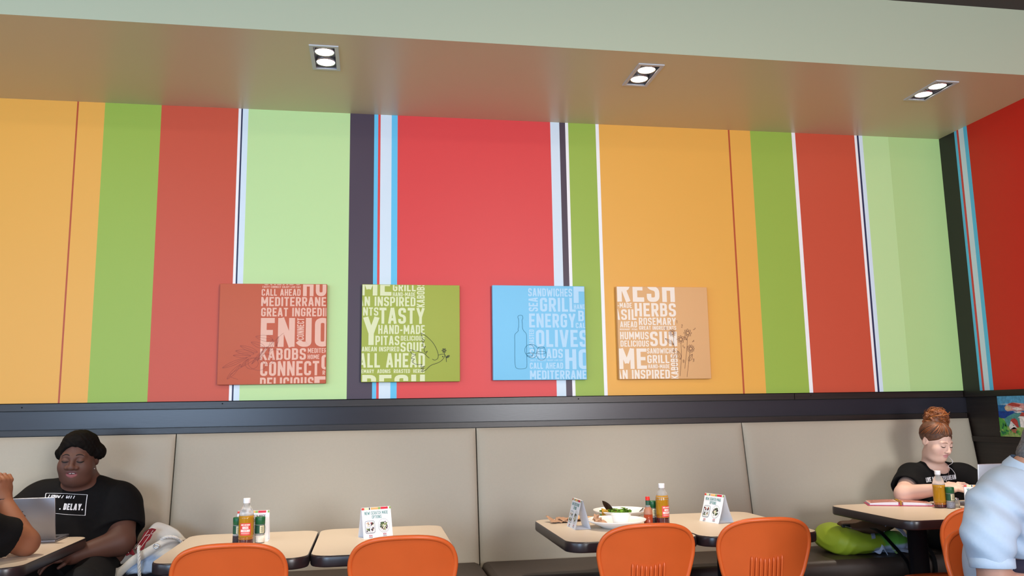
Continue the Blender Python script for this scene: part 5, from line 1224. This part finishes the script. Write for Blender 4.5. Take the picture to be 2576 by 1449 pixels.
m = MB(); m.ribbon(smooth_curve([(2.78, -.56, .515), (2.82, -.60, .512), (2.845, -.64, .505), (2.865, -.657, .47), (2.885, -.66, .43)], False, 4), (.010, .004, .004)); s_ = m.build('strap', LGREY, bp_)
m = MB(); m.box(2.878, 2.902, -.668, -.658, .395, .43, 0, .003); m.build('buckle', BLK, s_)
m = MB(); m.ribbon([(2.77, -.545, .552), (2.78, -.56, .52), (2.79, -.575, .495)], (.009, .003, 0)); m.build('zip_pull', mat('pull_green', '#86a860', rough=.7), bp_)
m = MB(); m.ribbon(smooth_curve([(2.68, -.53, .515), (2.70, -.55, .505), (2.715, -.56, .53), (2.735, -.565, .50)], False, 4), (.0, .006, .012)); m.build('strap', LGREY, bp_)
m = MB(); m.ribbon(smooth_curve([(2.90, -.50, .56), (2.93, -.50, .575), (2.955, -.49, .57), (2.985, -.5, .585)], False, 4), (.0, .01, .014)); m.build('strap', mat('lime_strap', '#7fae48', rough=.6), bp_)
br = empty('brown_satchel', (2.72, -.36, .60), 0, 'flat dark brown satchel with black buckled strap lying on the lime backpack', 'bag')
G = Solid(); 
G.cap((2.57, -.42, .628), (2.70, -.40, .622), .022, .03, .03); G.ell((2.79, -.37, .625), (.13, .11, .045), .05); G.ell((2.70, -.42, .612), (.13, .07, .03), .04); G.disp = lambda P: fold(P, .002, .8, .2)
G.build('bag_body', (2.48, -.52, .58), (2.98, -.2, .705), .005, mat('brown_leather', '#4d3625', rough=.6, spec=.35, bump=.3, bscale=250), br)
m = MB(); m.ribbon(smooth_curve([(2.70, -.47, .625), (2.735, -.52, .60), (2.765, -.57, .545), (2.78, -.61, .505), (2.79, -.655, .46), (2.80, -.67, .38), (2.83, -.67, .31), (2.88, -.67, .29), (2.925, -.665, .33), (2.95, -.66, .42), (2.945, -.645, .50), (2.93, -.55, .57), (2.90, -.45, .63)], False, 5), (.012, .006, .002)); m.build('shoulder_strap', BLK, br)
m = MB(); m.box(2.550, 2.597, -.462, -.446, .590, .640, 0, .004); bk = m.build('buckle_strap', BLK, br)
for dz in (.603, .626):
    m = MB(); m.tube([(2.560, -.466, dz + .006), (2.598, -.468, dz - .006)], .0022, 6); m.build('buckle', mat('silver', '#d8dade'), bk)
for p in (bag, bp_, br):
    inv = Matrix.Translation(p.location).inverted()
    for c in p.children: c.matrix_parent_inverse = inv

# ------------------------------------------------------------------ paper napkins and wrapper
def crumple(name, c0, ext, n, seed, m_, label, group, zbase, th=.0075, extra=None):
    rn = random.Random(seed); NK = Solid(); c0 = np.array(c0, float); ext = np.array(ext, float)
    for k in range(n):
        a = c0 + ext * V3(rn.uniform(-.6, .6), rn.uniform(-.6, .6), rn.uniform(-.5, .5)); dd = V3(rn.uniform(-1, 1), rn.uniform(-.6, .6), rn.uniform(-1, 1) * ext[2] / ext[0]); dd /= np.linalg.norm(dd); q = np.cross(dd, V3(rn.uniform(-.4, .4), rn.uniform(-.4, .4), 1)); q /= np.linalg.norm(q)
        NK.ell(a, (ext[0] * .75, min(ext[1] * .6, ext[0] * .55), th), .005, np.stack([dd, q, np.cross(dd, q)], 1))
    if extra: extra(NK, c0)
    NK.cut((0, 0, -1), (0, 0, zbase + .0003))
    NK.disp = lambda P: .003 * np.abs(np.sin(P @ V3(90, 70, 130) + 2.5 * np.sin(P @ V3(40, -60, 50)))) + .0012 * np.abs(np.sin(P @ V3(-220, 190, 150)))
    nk = empty(name, (c0[0], c0[1], zbase), 0, label, 'napkin' if 'napkin' in name else 'wrapper', group)
    o = NK.build('crumpled_paper', c0 - ext - .03, c0 + ext + .03, .0025, m_, nk); o.matrix_parent_inverse = Matrix.Translation(nk.location).inverted(); return nk
crumple('paper_napkin', (1.045, -.95, TZ + .038), (.032, .025, .026), 7, 9, KRAFT, 'brown paper napkin crumpled up on the ramekin plate', 'brown paper napkins', TZ + .0135, .007,
        lambda N_, c: (N_.cap(c + V3(-.012, .01, .0), c + V3(.02, -.01, -.02), .012, .015, .012), N_.cap(c + V3(-.01, .01, .01), c + V3(-.026, .012, .032), .010, .003, .01)))
crumple('paper_napkin', (.915, -.70, TZ + .010), (.062, .045, .010), 7, 4, KRAFT, 'brown paper napkin lying flat behind the angled tent card', 'brown paper napkins', TZ, .0055)
crumple('paper_napkin', (1.035, -.655, TZ + .008), (.065, .045, .007), 6, 21, KRAFTL, 'tan paper napkin spread between the salad plate and the tent card', 'brown paper napkins', TZ, .005)
crumple('paper_wrapper', (1.385, -.80, TZ + .006), (.05, .03, .004), 5, 31, WAXP, 'flat pale paper wrapper behind the hot sauce bottle', None, TZ, .004)
